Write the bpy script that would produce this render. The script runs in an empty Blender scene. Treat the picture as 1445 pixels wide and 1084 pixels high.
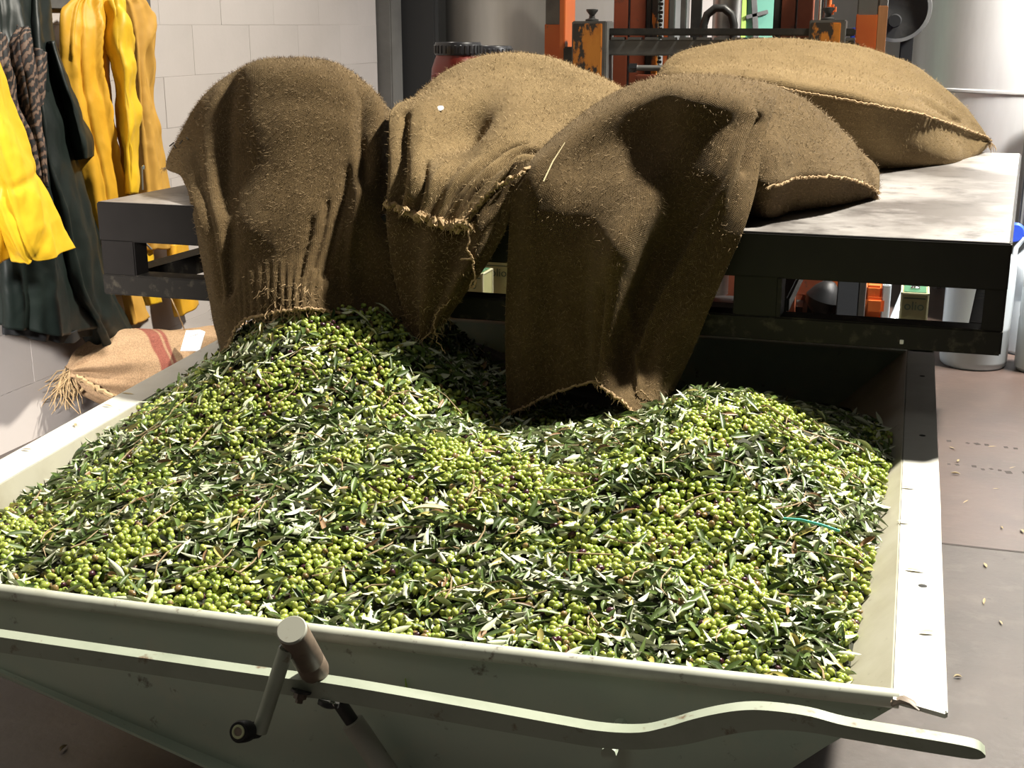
import bpy, bmesh, math, random
import numpy as np
from mathutils import Vector, Matrix, Quaternion
rnd = random.Random(7); rng = np.random.default_rng(11)
SC = bpy.context.scene; COL = SC.collection
PI = math.pi

# ------------------------------------------------------------------ camera
F_PX, PITCH, YAW = 1800.0, math.atan(507/1800), math.radians(17.18)
CAM = np.array([0.0, 0.0, 1.75])
cd = bpy.data.cameras.new('camera'); cam = bpy.data.objects.new('camera', cd); COL.objects.link(cam)
cd.sensor_width = 36.0; cd.lens = F_PX/1445*36.0; cd.clip_start = .05; cd.clip_end = 100
cam.location = CAM; cam.rotation_euler = (PI/2-PITCH, 0, YAW)
SC.camera = cam

# ------------------------------------------------------------------ world, lamps, exposure
w = bpy.data.worlds.new('world'); SC.world = w; w.use_nodes = True
w.node_tree.nodes['Background'].inputs[0].default_value = (1.0, .96, .9, 1)
w.node_tree.nodes['Background'].inputs[1].default_value = .026
def area(name, loc, target, size, power, color, size_y=None, spread=None):
    l = bpy.data.lights.new(name, 'AREA'); l.energy = power; l.color = color; l.size = size
    if size_y: l.shape = 'RECTANGLE'; l.size_y = size_y
    if spread: l.spread = math.radians(spread)
    o = bpy.data.objects.new(name, l); COL.objects.link(o); o.location = loc
    o.rotation_euler = (Vector(target)-Vector(loc)).to_track_quat('-Z', 'Y').to_euler()
    return o
area('ceiling_lamp_main', (2.1, 6.15, 7.2), (-.1, 3.0, .8), .42, 880, (1, .94, .82), spread=105)
area('ceiling_lamp_rear', (-2.3, 7.2, 3.9), (-2.9, 6.2, .8), .5, 42, (1, .95, .89))
area('ceiling_lamp_back_right', (1.35, 6.9, 2.9), (.75, 8.0, 1.8), .45, 260, (1, .98, .95), spread=110)
area('fill_light_front', (-.6, .4, 4.2), (-1.0, 2.4, .5), 1.2, 14, (1, .96, .88))  # weak fill added on the camera side to lift the front faces
area('fill_light_left_wall', (-1.6, -.6, 2.6), (-3.55, 4.4, .30), .3, 23, (1, .95, .90), spread=30)  # narrow fill added behind the camera to brighten the lower left wall and coats
SC.view_settings.view_transform = 'Standard'
try: SC.view_settings.look = 'None'
except Exception: pass
SC.view_settings.exposure = 0.0; SC.view_settings.gamma = 1.0; SC.view_settings.use_curve_mapping = False

# ------------------------------------------------------------------ materials
def mat(name, col=(.5,.5,.5), rough=.6, metal=0.0, spec=.5, noise=None, bump=None, attr=None, worn=None, sheen=0, stretch=(1,1,1), coat=0):
    """noise=(scale, colour2, low, high): blotches of a second colour; worn=(scale,colour,low,high); bump=(scale,strength,distance)"""
    m = bpy.data.materials.new(name); m.use_nodes = True; nt = m.node_tree; N = nt.nodes; L = nt.links
    b = N['Principled BSDF']; b.inputs['Roughness'].default_value = rough; b.inputs['Metallic'].default_value = metal
    b.inputs['Specular IOR Level'].default_value = spec
    if sheen: b.inputs['Sheen Weight'].default_value = sheen; b.inputs['Sheen Roughness'].default_value = .5
    if coat: b.inputs['Coat Weight'].default_value = coat; b.inputs['Coat Roughness'].default_value = .2
    tc = N.new('ShaderNodeTexCoord'); mp = N.new('ShaderNodeMapping'); mp.inputs['Scale'].default_value = stretch
    L.new(tc.outputs['Object'], mp.inputs['Vector'])
    src = None
    if attr:
        a = N.new('ShaderNodeAttribute'); a.attribute_name = attr; src = a.outputs['Color']
    def layer(src, spec_, detail=6):
        sc, c2, lo, hi = spec_
        n = N.new('ShaderNodeTexNoise'); n.inputs['Scale'].default_value = sc; n.inputs['Detail'].default_value = detail
        n.inputs['Roughness'].default_value = .62
        L.new(mp.outputs[0], n.inputs['Vector'])
        r = N.new('ShaderNodeMapRange'); r.inputs['From Min'].default_value = lo; r.inputs['From Max'].default_value = hi
        L.new(n.outputs['Fac'], r.inputs['Value'])
        mx = N.new('ShaderNodeMix'); mx.data_type = 'RGBA'
        L.new(r.outputs[0], mx.inputs['Factor'])
        if src is None: mx.inputs['A'].default_value = (*col, 1)
        else: L.new(src, mx.inputs['A'])
        mx.inputs['B'].default_value = (*c2, 1)
        return mx.outputs['Result'], r.outputs[0]
    if noise:
        for ns in (noise if isinstance(noise, list) else [noise]): src, _ = layer(src, ns)
    if worn: src, f = layer(src, worn, 9)
    if src is None: b.inputs['Base Color'].default_value = (*col, 1)
    else: L.new(src, b.inputs['Base Color'])
    if bump:
        sc, st, di = bump
        n = N.new('ShaderNodeTexNoise'); n.inputs['Scale'].default_value = sc; n.inputs['Detail'].default_value = 4
        L.new(mp.outputs[0], n.inputs['Vector'])
        bp = N.new('ShaderNodeBump'); bp.inputs['Strength'].default_value = st; bp.inputs['Distance'].default_value = di
        L.new(n.outputs['Fac'], bp.inputs['Height']); L.new(bp.outputs[0], b.inputs['Normal'])
    m['_o'] = 1
    return m

M = {}
M['wall'] = mat('white_wall_paint', (.43,.395,.375), .55, noise=(1.3, (.385,.355,.335), .45, .75), bump=(40,.1,.004))
M['wallback'] = mat('pale_back_wall', (.62,.62,.60), .6, noise=(1, (.5,.5,.48), .4, .7))
M['floor'] = mat('red_brown_floor', (.078,.053,.044), .45, noise=[(2.2, (.058,.041,.035), .42, .62), (9, (.098,.070,.059), .55, .80)], worn=(38, (.06,.048,.042), .62, .72), bump=(30,.25,.004))
M['floornear'] = mat('grey_brown_floor', (.060,.048,.043), .5, noise=[(2.2, (.043,.035,.031), .42, .62), (8, (.085,.071,.064), .52, .78)], worn=(38, (.03,.025,.022), .62, .72), bump=(30,.3,.004))
M['joint'] = mat('floor_joint', (.035,.028,.025), .8)
M['pillar'] = mat('grey_pillar', (.13,.125,.115), .6, noise=(3, (.09,.087,.08), .4, .7))
M['pillardark'] = mat('dark_pillar', (.018,.018,.018), .6)
M['steel'] = mat('brushed_steel', (.62,.61,.59), .42, metal=.8, noise=(3, (.50,.49,.47), .35, .7), bump=(6,.12,.003), stretch=(1,1,.25))
M['siloside'] = mat('dull_steel', (.50,.475,.43), .45, metal=.4, noise=(2.5, (.36,.34,.30), .35, .7), stretch=(1,1,.12))
M['platform'] = mat('black_steel', (.009,.0075,.007), .55, spec=.25, noise=(5, (.013,.011,.010), .4, .7), worn=(28, (.045,.034,.026), .70, .82), bump=(50,.15,.002))
M['platformtop'] = mat('worn_steel_top', (.15,.135,.125), .40, metal=.6, spec=.5, noise=[(1.6, (.46,.44,.425), .40, .62), (8, (.06,.052,.047), .54, .74)], bump=(14,.12,.003))
M['railworn'] = mat('rusty_rail', (.014,.012,.010), .65, spec=.25, worn=(22, (.06,.052,.038), .54, .68), bump=(40,.2,.002))
M['bin'] = mat('grey_green_paint', (.39,.44,.35), .42, noise=[(1.7, (.32,.405,.33), .40, .65), (14, (.42,.44,.34), .52, .8)], worn=(24, (.10,.085,.06), .64, .74), bump=(20,.12,.002))
M['binin'] = mat('pale_bin_inside', (.40,.385,.31), .45, noise=(5, (.31,.285,.215), .4, .7), worn=(24, (.13,.10,.07), .66, .78), bump=(20,.12,.002))
M['rim'] = mat('pale_grey_green_rim', (.46,.475,.40), .40, noise=(9, (.36,.37,.30), .45, .7), worn=(34, (.13,.095,.07), .61, .70), bump=(25,.15,.002))
M['bar'] = mat('grey_green_bar', (.27,.30,.235), .42, noise=(9, (.22,.25,.19), .45, .7), worn=(26, (.13,.09,.055), .60, .70), bump=(25,.15,.002))
M['flange'] = mat('pale_flange', (.50,.50,.46), .40, noise=(6, (.42,.42,.38), .45, .7), worn=(45, (.16,.13,.10), .67, .74), bump=(25,.15,.002))
M['capgrey'] = mat('grey_cap', (.30,.30,.25), .5, worn=(40, (.14,.12,.09), .6, .75))
M['rust'] = mat('rusty_pin', (.17,.13,.095), .55, noise=(20, (.10,.075,.055), .4, .7), bump=(60,.2,.002))
M['darksteel'] = mat('dark_steel', (.035,.035,.034), .45, metal=.4, noise=(12, (.07,.065,.06), .5, .75))
M['rubber'] = mat('black_rubber', (.010,.010,.010), .5, spec=.3)
M['ring'] = mat('pale_green_ring', (.36,.38,.22), .4)
M['hole'] = mat('bolt_hole', (.006,.006,.006), .8)
M['yellow'] = mat('yellow_oilskin', (.50,.27,.018), .55, spec=.3, noise=(4, (.59,.31,.02), .4, .7), bump=(16,.35,.006))
M['brightyellow'] = mat('bright_yellow_oilskin', (.54,.335,.016), .5, spec=.3, noise=(4, (.64,.39,.018), .4, .7), bump=(16,.35,.006))
M['ochre'] = mat('ochre_oilskin', (.44,.25,.05), .6, spec=.3, noise=(3, (.44,.24,.04), .4, .7), bump=(14,.35,.006))
M['green'] = mat('dark_green_oilskin', (.0055,.009,.0078), .5, spec=.28, noise=(3, (.009,.014,.0115), .4, .7), bump=(14,.3,.005))
M['darkinner'] = mat('dark_lining', (.006,.007,.008), .7)
M['orange'] = mat('orange_paint', (.50,.120,.022), .45, noise=(6, (.50,.10,.02), .4, .7), worn=(16, (.07,.05,.04), .66, .72))
M['redorange'] = mat('dull_orange_paint', (.23,.060,.025), .5, noise=(6, (.18,.046,.02), .4, .7), worn=(16, (.05,.035,.03), .60, .70))
M['wornorange'] = mat('worn_orange_paint', (.62,.24,.03), .5, noise=(14, (.50,.17,.02), .4, .6), worn=(7, (.035,.03,.026), .50, .53), stretch=(1,1,.55))
M['greysteel'] = mat('grey_machine_steel', (.13,.13,.125), .45, metal=.3, noise=(8, (.085,.085,.085), .45, .7))
M['slate'] = mat('slate_paint', (.10,.115,.14), .5, worn=(30, (.3,.3,.3), .72, .76))
M['chrome'] = mat('chrome', (.75,.75,.75), .15, metal=1)
M['wood'] = mat('bare_wood', (.42,.20,.085), .6, noise=(5, (.33,.15,.06), .4, .7), stretch=(6,6,.6))
M['teal'] = mat('teal_sheet', (.10,.25,.19), .5)
M['lime'] = mat('lime_edge', (.30,.45,.10), .5)
M['whiteplastic'] = mat('white_plastic', (.52,.56,.59), .35)
M['paleplastic'] = mat('hazy_plastic', (.42,.46,.49), .3, spec=.5)
M['redplastic'] = mat('red_plastic', (.22,.028,.016), .35, noise=(4, (.17,.022,.014), .4, .7))
M['blacklid'] = mat('black_lid', (.022,.022,.025), .35)
M['blue'] = mat('blue_plastic', (.02,.06,.42), .35)
M['tin'] = mat('cream_green_tin', (.36,.36,.19), .42, noise=(12, (.30,.31,.16), .4, .7))
M['tinlid'] = mat('green_tin_lid', (.055,.16,.085), .4)
M['tinedge'] = mat('pale_tin_edge', (.60,.60,.42), .35)
M['tininkt'] = mat('dark_green_ink', (.05,.085,.06), .5)
M['tag'] = mat('white_paper', (.80,.80,.80), .6)
M['ink'] = mat('dark_ink', (.02,.018,.016), .7)
M['string'] = mat('jute_string', (.36,.25,.13), .85, noise=(60, (.26,.17,.08), .4, .7))
M['straw'] = mat('pale_straw', (.55,.46,.27), .7)
M['tealstring'] = mat('teal_twine', (.10,.55,.45), .5)
M['olive'] = mat('olive_skin', attr='Col', rough=.30, spec=.45)
M['twig'] = mat('brown_twig', (.22,.155,.08), .75, noise=(30, (.33,.25,.14), .4, .7))
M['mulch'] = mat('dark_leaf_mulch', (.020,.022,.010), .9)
M['dryleaf'] = mat('dry_floor_leaf', (.30,.235,.13), .7)

def leaf_material():
    m = bpy.data.materials.new('olive_leaf'); m.use_nodes = True; nt = m.node_tree; N = nt.nodes; L = nt.links
    b = N['Principled BSDF']; b.inputs['Roughness'].default_value = .43; b.inputs['Specular IOR Level'].default_value = .30
    a = N.new('ShaderNodeAttribute'); a.attribute_name = 'Col'
    g = N.new('ShaderNodeNewGeometry')
    mx = N.new('ShaderNodeMix'); mx.data_type = 'RGBA'
    mx2 = N.new('ShaderNodeMix'); mx2.data_type = 'RGBA'; mx2.inputs['Factor'].default_value = .80
    L.new(a.outputs['Color'], mx2.inputs['A']); mx2.inputs['B'].default_value = (.62,.65,.47,1)
    L.new(g.outputs['Backfacing'], mx.inputs['Factor'])
    L.new(a.outputs['Color'], mx.inputs['A']); L.new(mx2.outputs['Result'], mx.inputs['B'])
    L.new(mx.outputs['Result'], b.inputs['Base Color'])
    return m
M['leaf'] = leaf_material()

def burlap_material(name, c1, c2, stripes=False):
    m = bpy.data.materials.new(name); m.use_nodes = True; nt = m.node_tree; N = nt.nodes; L = nt.links
    b = N['Principled BSDF']; b.inputs['Roughness'].default_value = .92; b.inputs['Specular IOR Level'].default_value = .12
    b.inputs['Sheen Weight'].default_value = .12; b.inputs['Sheen Roughness'].default_value = .45
    b.inputs['Sheen Tint'].default_value = (.8,.62,.38,1)
    uv = N.new('ShaderNodeUVMap'); tc = N.new('ShaderNodeTexCoord')
    n = N.new('ShaderNodeTexNoise'); n.inputs['Scale'].default_value = 7; n.inputs['Detail'].default_value = 8; n.inputs['Roughness'].default_value = .7
    L.new(tc.outputs['Object'], n.inputs['Vector'])
    r = N.new('ShaderNodeMapRange'); r.inputs['From Min'].default_value = .3; r.inputs['From Max'].default_value = .72
    L.new(n.outputs['Fac'], r.inputs['Value'])
    mx = N.new('ShaderNodeMix'); mx.data_type = 'RGBA'; mx.inputs['A'].default_value = (*c1,1); mx.inputs['B'].default_value = (*c2,1)
    L.new(r.outputs[0], mx.inputs['Factor'])
    # fine speckle of broken threads
    n2 = N.new('ShaderNodeTexNoise'); n2.inputs['Scale'].default_value = 150; n2.inputs['Detail'].default_value = 5; n2.inputs['Roughness'].default_value = .75
    L.new(tc.outputs['Object'], n2.inputs['Vector'])
    r2 = N.new('ShaderNodeMapRange'); r2.inputs['From Min'].default_value = .32; r2.inputs['From Max'].default_value = .70; r2.inputs['To Min'].default_value = .62; r2.inputs['To Max'].default_value = 1.3
    L.new(n2.outputs['Fac'], r2.inputs['Value'])
    # woven threads
    def wave(axis, scale):
        wv = N.new('ShaderNodeTexWave'); wv.bands_direction = axis; wv.inputs['Scale'].default_value = scale; wv.inputs['Distortion'].default_value = 1.2; wv.inputs['Detail'].default_value = 2
        L.new(uv.outputs['UV'], wv.inputs['Vector']); return wv.outputs['Fac']
    wx, wy = wave('X', 62), wave('Y', 62)
    mul = N.new('ShaderNodeMath'); mul.operation = 'MULTIPLY'; L.new(wx, mul.inputs[0]); L.new(wy, mul.inputs[1])
    rw = N.new('ShaderNodeMapRange'); rw.inputs['To Min'].default_value = .80; rw.inputs['To Max'].default_value = 1.14
    L.new(mul.outputs[0], rw.inputs['Value'])
    m3 = N.new('ShaderNodeMath'); m3.operation = 'MULTIPLY'; L.new(r2.outputs[0], m3.inputs[0]); L.new(rw.outputs[0], m3.inputs[1])
    vm = N.new('ShaderNodeVectorMath'); vm.operation = 'SCALE'
    src = mx.outputs['Result']
    if stripes:
        a = N.new('ShaderNodeAttribute'); a.attribute_name = 'Col'
        ms = N.new('ShaderNodeMix'); ms.data_type = 'RGBA'; L.new(a.outputs['Fac'], ms.inputs['Factor']); L.new(src, ms.inputs['A'])
        ms.inputs['B'].default_value = (.22,.05,.042,1); src = ms.outputs['Result']
    L.new(src, vm.inputs[0]); L.new(m3.outputs[0], vm.inputs['Scale'])
    L.new(vm.outputs[0], b.inputs['Base Color'])
    ad = N.new('ShaderNodeMath'); ad.operation = 'ADD'; L.new(n2.outputs['Fac'], ad.inputs[0]); L.new(mul.outputs[0], ad.inputs[1])
    bp = N.new('ShaderNodeBump'); bp.inputs['Strength'].default_value = .55; bp.inputs['Distance'].default_value = .004
    L.new(ad.outputs[0], bp.inputs['Height']); L.new(bp.outputs[0], b.inputs['Normal'])
    return m
M['burlap'] = burlap_material('burlap', (.138,.093,.042), (.20,.140,.067))
M['burlapdark'] = burlap_material('brown_burlap', (.070,.045,.019), (.112,.074,.033))
M['burlapE'] = burlap_material('striped_burlap', (.33,.21,.118), (.40,.27,.16), stripes=True)
M['fuzzdark'] = mat('brown_jute_fibre', (.175,.118,.056), .9)
M['fuzz'] = mat('jute_fibre', (.29,.205,.10), .9)

def tiger_material():
    m = bpy.data.materials.new('tiger_print'); m.use_nodes = True; nt = m.node_tree; N = nt.nodes; L = nt.links
    b = N['Principled BSDF']; b.inputs['Roughness'].default_value = .7
    uv = N.new('ShaderNodeUVMap'); mp = N.new('ShaderNodeMapping'); mp.inputs['Scale'].default_value = (1,1,1)
    L.new(uv.outputs['UV'], mp.inputs['Vector'])
    wv = N.new('ShaderNodeTexWave'); wv.bands_direction = 'DIAGONAL'; wv.inputs['Scale'].default_value = 17; wv.inputs['Distortion'].default_value = 6; wv.inputs['Detail'].default_value = 3; wv.inputs['Detail Scale'].default_value = 1.6
    L.new(mp.outputs[0], wv.inputs['Vector'])
    cr = N.new('ShaderNodeValToRGB'); e = cr.color_ramp.elements
    e[0].position = .50; e[0].color = (.006,.005,.005,1); e[1].position = .60; e[1].color = (.085,.034,.016,1)
    x = cr.color_ramp.elements.new(.85); x.color = (.12,.078,.055,1)
    L.new(wv.outputs['Fac'], cr.inputs['Fac']); L.new(cr.outputs[0], b.inputs['Base Color'])
    return m
M['tiger'] = tiger_material()

# ------------------------------------------------------------------ helpers
def link(o, parent=None):
    COL.objects.link(o)
    if parent is not None: o.parent = parent
    return o
def tag(o, label=None, cat=None, group=None, kind=None):
    if label: o['label'] = label
    if cat: o['category'] = cat
    if group: o['group'] = group
    if kind: o['kind'] = kind
    return o
def thing(name, loc, label, cat, group=None, rz=0):
    o = bpy.data.objects.new(name, None); o.empty_display_size = .05; o.location = loc; o.rotation_euler = (0,0,rz); link(o)
    return tag(o, label, cat, group)
def mesh_np(name, V, faces, smooth=True, mats=(), uv=None, col=None, fmat=None):
    """V (n,3); faces: (m,k) array or list of index tuples"""
    me = bpy.data.meshes.new(name)
    if isinstance(faces, np.ndarray):
        m, k = faces.shape
        me.vertices.add(len(V)); me.vertices.foreach_set('co', np.ascontiguousarray(V, np.float32).ravel())
        me.loops.add(m*k); me.loops.foreach_set('vertex_index', np.ascontiguousarray(faces, np.int32).ravel())
        me.polygons.add(m); me.polygons.foreach_set('loop_start', np.arange(0, m*k, k, dtype=np.int32))
        me.polygons.foreach_set('loop_total', np.full(m, k, np.int32))
        me.update(calc_edges=True)
    else:
        me.from_pydata([tuple(v) for v in V], [], faces); me.update()
    if uv is not None:
        l = me.uv_layers.new(name='UVMap'); vi = np.empty(len(me.loops), np.int32); me.loops.foreach_get('vertex_index', vi)
        l.data.foreach_set('uv', np.ascontiguousarray(uv[vi], np.float32).ravel())
    if col is not None:
        a = me.color_attributes.new('Col', 'FLOAT_COLOR', 'POINT')
        c = np.ones((len(V),4), np.float32); c[:,:3] = col; a.data.foreach_set('color', c.ravel())
    for mt in mats: me.materials.append(mt)
    if fmat is not None: me.polygons.foreach_set('material_index', np.ascontiguousarray(fmat, np.int32))
    me.polygons.foreach_set('use_smooth', np.full(len(me.polygons), smooth, bool))
    me.update()
    return me
def ob(name, me, parent=None, loc=None, rot=None):
    o = bpy.data.objects.new(name, me)
    if loc is not None: o.location = loc
    if rot is not None: o.rotation_euler = rot
    return link(o, parent)

class MB:
    """gathers shapes of ONE object (one part) in world coordinates"""
    def __init__(s): s.bm = bmesh.new(); s.sm = []
    def box(s, x0, x1, y0, y1, z0, z1, bev=0.0, rot=None, seg=2):
        r = bmesh.ops.create_cube(s.bm, size=1.0); vs = r['verts']
        c = Vector(((x0+x1)/2,(y0+y1)/2,(z0+z1)/2))
        for v in vs: v.co = Vector((v.co.x*(x1-x0), v.co.y*(y1-y0), v.co.z*(z1-z0)))
        if bev:
            es = list({e for v in vs for e in v.link_edges})
            rr = bmesh.ops.bevel(s.bm, geom=es, offset=bev, segments=seg, affect='EDGES', clamp_overlap=True)
            vs = list({v for f in rr['faces'] for v in f.verts} | {v for v in vs if v.is_valid})
        for v in vs:
            if rot: v.co = rot @ v.co
            v.co += c
        return s
    def prism(s, pts, ax, a, b, bev=0.0):
        """pts polygon in the two other axes; ax 0/1/2 extrusion axis from a to b"""
        def p3(p, t):
            l = [p[0], p[1]]; l.insert(ax, t); return Vector(l)
        A = [s.bm.verts.new(p3(p,a)) for p in pts]; B = [s.bm.verts.new(p3(p,b)) for p in pts]
        n = len(pts); fs = [s.bm.faces.new(A), s.bm.faces.new(B[::-1])]
        for i in range(n): fs.append(s.bm.faces.new((A[i],B[i],B[(i+1)%n],A[(i+1)%n])))
        bmesh.ops.recalc_face_normals(s.bm, faces=fs)
        if bev:
            es = list({e for f in fs for e in f.edges})
            bmesh.ops.bevel(s.bm, geom=es, offset=bev, segments=2, affect='EDGES', clamp_overlap=True)
        return s
    def tube(s, pts, r, n=10, cap=True, flat=1.0):
        pts = [Vector(p) for p in pts]; rs = r if hasattr(r,'__len__') else [r]*len(pts)
        rings = []; prev = None
        for i,p in enumerate(pts):
            d = (pts[min(i+1,len(pts)-1)]-pts[max(i-1,0)]).normalized()
            ref = prev if prev is not None else (Vector((0,0,1)) if abs(d.z)<.9 else Vector((1,0,0)))
            a = d.cross(ref).normalized(); b = a.cross(d).normalized(); prev = b
            rings.append([s.bm.verts.new(p + (a*math.cos(2*PI*k/n)+b*math.sin(2*PI*k/n)*flat)*rs[i]) for k in range(n)])
        for i in range(len(rings)-1):
            for k in range(n):
                f = s.bm.faces.new((rings[i][k],rings[i][(k+1)%n],rings[i+1][(k+1)%n],rings[i+1][k])); f.smooth = True
        if cap:
            s.bm.faces.new(rings[0][::-1]); s.bm.faces.new(rings[-1])
        return s
    def lathe(s, prof, c, n=28, axis=Vector((0,0,1))):
        """prof [(r,h)] about the axis through c"""
        q = Vector((0,0,1)).rotation_difference(Vector(axis).normalized()); c = Vector(c); rings = []
        for r,h in prof:
            if r < 1e-6: rings.append([s.bm.verts.new(c + q@Vector((0,0,h)))])
            else: rings.append([s.bm.verts.new(c + q@Vector((r*math.cos(2*PI*k/n), r*math.sin(2*PI*k/n), h))) for k in range(n)])
        for i in range(len(rings)-1):
            A,B = rings[i],rings[i+1]
            for k in range(n):
                k2 = (k+1)%n
                if len(A)==1 and len(B)==1: continue
                if len(A)==1: f = (A[0],B[k2],B[k])
                elif len(B)==1: f = (A[k],A[k2],B[0])
                else: f = (A[k],A[k2],B[k2],B[k])
                f = s.bm.faces.new(f); f.smooth = True
        return s
    def quad(s, *p):
        s.bm.faces.new([s.bm.verts.new(v) for v in p]); return s
    def build(s, name, m, parent=None, smooth=None, sharp=35):
        bmesh.ops.recalc_face_normals(s.bm, faces=s.bm.faces[:])
        me = bpy.data.meshes.new(name); s.bm.to_mesh(me); s.bm.free(); me.materials.append(m)
        if smooth is not None: me.polygons.foreach_set('use_smooth', np.full(len(me.polygons), smooth, bool))
        try: me.set_sharp_from_angle(angle=math.radians(sharp))
        except Exception: pass
        o = bpy.data.objects.new(name, me); link(o)
        if parent is not None:
            o.parent = parent; o.matrix_parent_inverse = Matrix.LocRotScale(parent.location, parent.rotation_euler, parent.scale).inverted()
        return o
def put(o, parent):
    o.parent = parent; o.matrix_parent_inverse = Matrix.LocRotScale(parent.location, parent.rotation_euler, parent.scale).inverted(); return o

# numpy value noise
_perm = np.random.default_rng(3).random((32,32,32)).astype(np.float64)
def vnoise(P):
    P = np.asarray(P, float); i = np.floor(P).astype(int); f = P-i; f = f*f*(3-2*f)
    r = 0
    for dx in (0,1):
        for dy in (0,1):
            for dz in (0,1):
                wt = (f[...,0] if dx else 1-f[...,0])*(f[...,1] if dy else 1-f[...,1])*(f[...,2] if dz else 1-f[...,2])
                r = r + wt*_perm[(i[...,0]+dx)%32,(i[...,1]+dy)%32,(i[...,2]+dz)%32]
    return r*2-1
def fbm(P, oct=4):
    a, r, s = 1.0, 0, 1.0
    for k in range(oct):
        r = r + a*vnoise(P*s + 17.3*k); a *= .5; s *= 2.03
    return r
# cubic interpolation of control grids
def cr_weights(n_ctrl, n_out, closed=False, tens=.5):
    W = np.zeros((n_out, n_ctrl))
    for j in range(n_out):
        t = j/n_out*n_ctrl if closed else j/(n_out-1)*(n_ctrl-1)
        i = int(math.floor(t)); 
        if not closed: i = min(i, n_ctrl-2)
        f = t-i
        w4 = (-tens*f+2*tens*f*f-tens*f**3, 1+(tens-3)*f*f+(2-tens)*f**3, tens*f+(3-2*tens)*f*f+(tens-2)*f**3, -tens*f*f+tens*f**3)
        for k,wt in zip((-1,0,1,2), w4):
            if closed: W[j,(i+k)%n_ctrl] += wt
            else:
                q = i+k
                if q < 0: W[j,0] += 2*wt; W[j,1] -= wt
                elif q > n_ctrl-1: W[j,n_ctrl-1] += 2*wt; W[j,n_ctrl-2] -= wt
                else: W[j,q] += wt
    return W
def spline_grid(ctrl, nu, nv, closed_u=False):
    """ctrl (rows, cols, 3) -> (nv, nu, 3)"""
    c = np.array(ctrl, float)
    Wv = cr_weights(c.shape[0], nv); Wu = cr_weights(c.shape[1], nu, closed_u)
    return np.einsum('va,ub,abk->vuk', Wv, Wu, c)
def grid_normals(G, closed_u=False):
    du = np.roll(G,-1,1)-np.roll(G,1,1) if closed_u else np.gradient(G, axis=1)
    dv = np.gradient(G, axis=0)
    n = np.cross(du, dv); return n/np.maximum(np.linalg.norm(n, axis=2, keepdims=True), 1e-9)
def smooth_grid(G, it=1, closed_u=False):
    for _ in range(it):
        H = G.copy()
        H[1:-1] = .25*G[:-2]+.5*G[1:-1]+.25*G[2:]
        if closed_u: H = .25*np.roll(H,1,1)+.5*H+.25*np.roll(H,-1,1)
        else: H[:,1:-1] = .25*H[:,:-2]+.5*H[:,1:-1]+.25*H[:,2:]
        G = H
    return G
def grid_faces(nv, nu, closed_u=False, off=0):
    q = np.arange(nv*nu).reshape(nv,nu)+off
    r = np.concatenate([q, q[:,:1]], 1) if closed_u else q
    return np.stack([r[:-1,:-1], r[:-1,1:], r[1:,1:], r[1:,:-1]], -1).reshape(-1,4)
def grid_uv(G):
    su = np.concatenate([np.zeros((G.shape[0],1)), np.cumsum(np.linalg.norm(np.diff(G,axis=1),axis=2),1)],1)
    sv = np.concatenate([np.zeros((1,G.shape[1])), np.cumsum(np.linalg.norm(np.diff(G,axis=0),axis=2),0)],0)
    su = su - su.mean(1, keepdims=True)
    return np.stack([su, sv], -1).reshape(-1,2)
def crease(U, Vv, pts, width, amp):
    """ridge (amp>0) or groove along a polyline in grid coordinates"""
    d = np.full(U.shape, 1e9); 
    for (a,b),(c,e) in zip(pts[:-1],pts[1:]):
        dx,dy = c-a,e-b; t = np.clip(((U-a)*dx+(Vv-b)*dy)/(dx*dx+dy*dy+1e-12),0,1)
        d = np.minimum(d, np.hypot(U-a-t*dx, Vv-b-t*dy))
    return amp*np.exp(-(d/width)**2)
FUZZ_SRC = []
def cloth(name, ctrl, nu, nv, m, parent, disp=None, noise=.006, nscale=5, seed=0, thick=.004, closed_u=False, smooth=0, fuzz=True, outward=None, col=None):
    G = spline_grid(ctrl, nu, nv, closed_u)
    if smooth: G = smooth_grid(G, smooth, closed_u)
    n = grid_normals(G, closed_u)
    if outward is not None:
        if np.sum(n*np.array(outward)) < 0: n = -n
    U, Vv = np.meshgrid(np.linspace(0,1,nu), np.linspace(0,1,nv))
    d = noise*fbm(G*nscale+seed*7.7, 4)
    if disp: d = d + disp(U, Vv, G)
    G = G + n*d[...,None]
    c = None
    if col: c = np.repeat(col(U,Vv,G).reshape(-1,1), 3, 1)
    F = grid_faces(nv, nu, closed_u)
    me = mesh_np(name, G.reshape(-1,3), F, True, [m], uv=grid_uv(G), col=c)
    o = ob(name, me); 
    if thick:
        s = o.modifiers.new('thickness', 'SOLIDIFY'); s.thickness = thick; s.offset = 0
    if parent is not None: put(o, parent)
    if fuzz:
        n2 = grid_normals(G, closed_u)
        if outward is not None and np.sum(n2*np.array(outward)) < 0: n2 = -n2
        FUZZ_SRC.append((G, n2))
    return o, G
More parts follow.
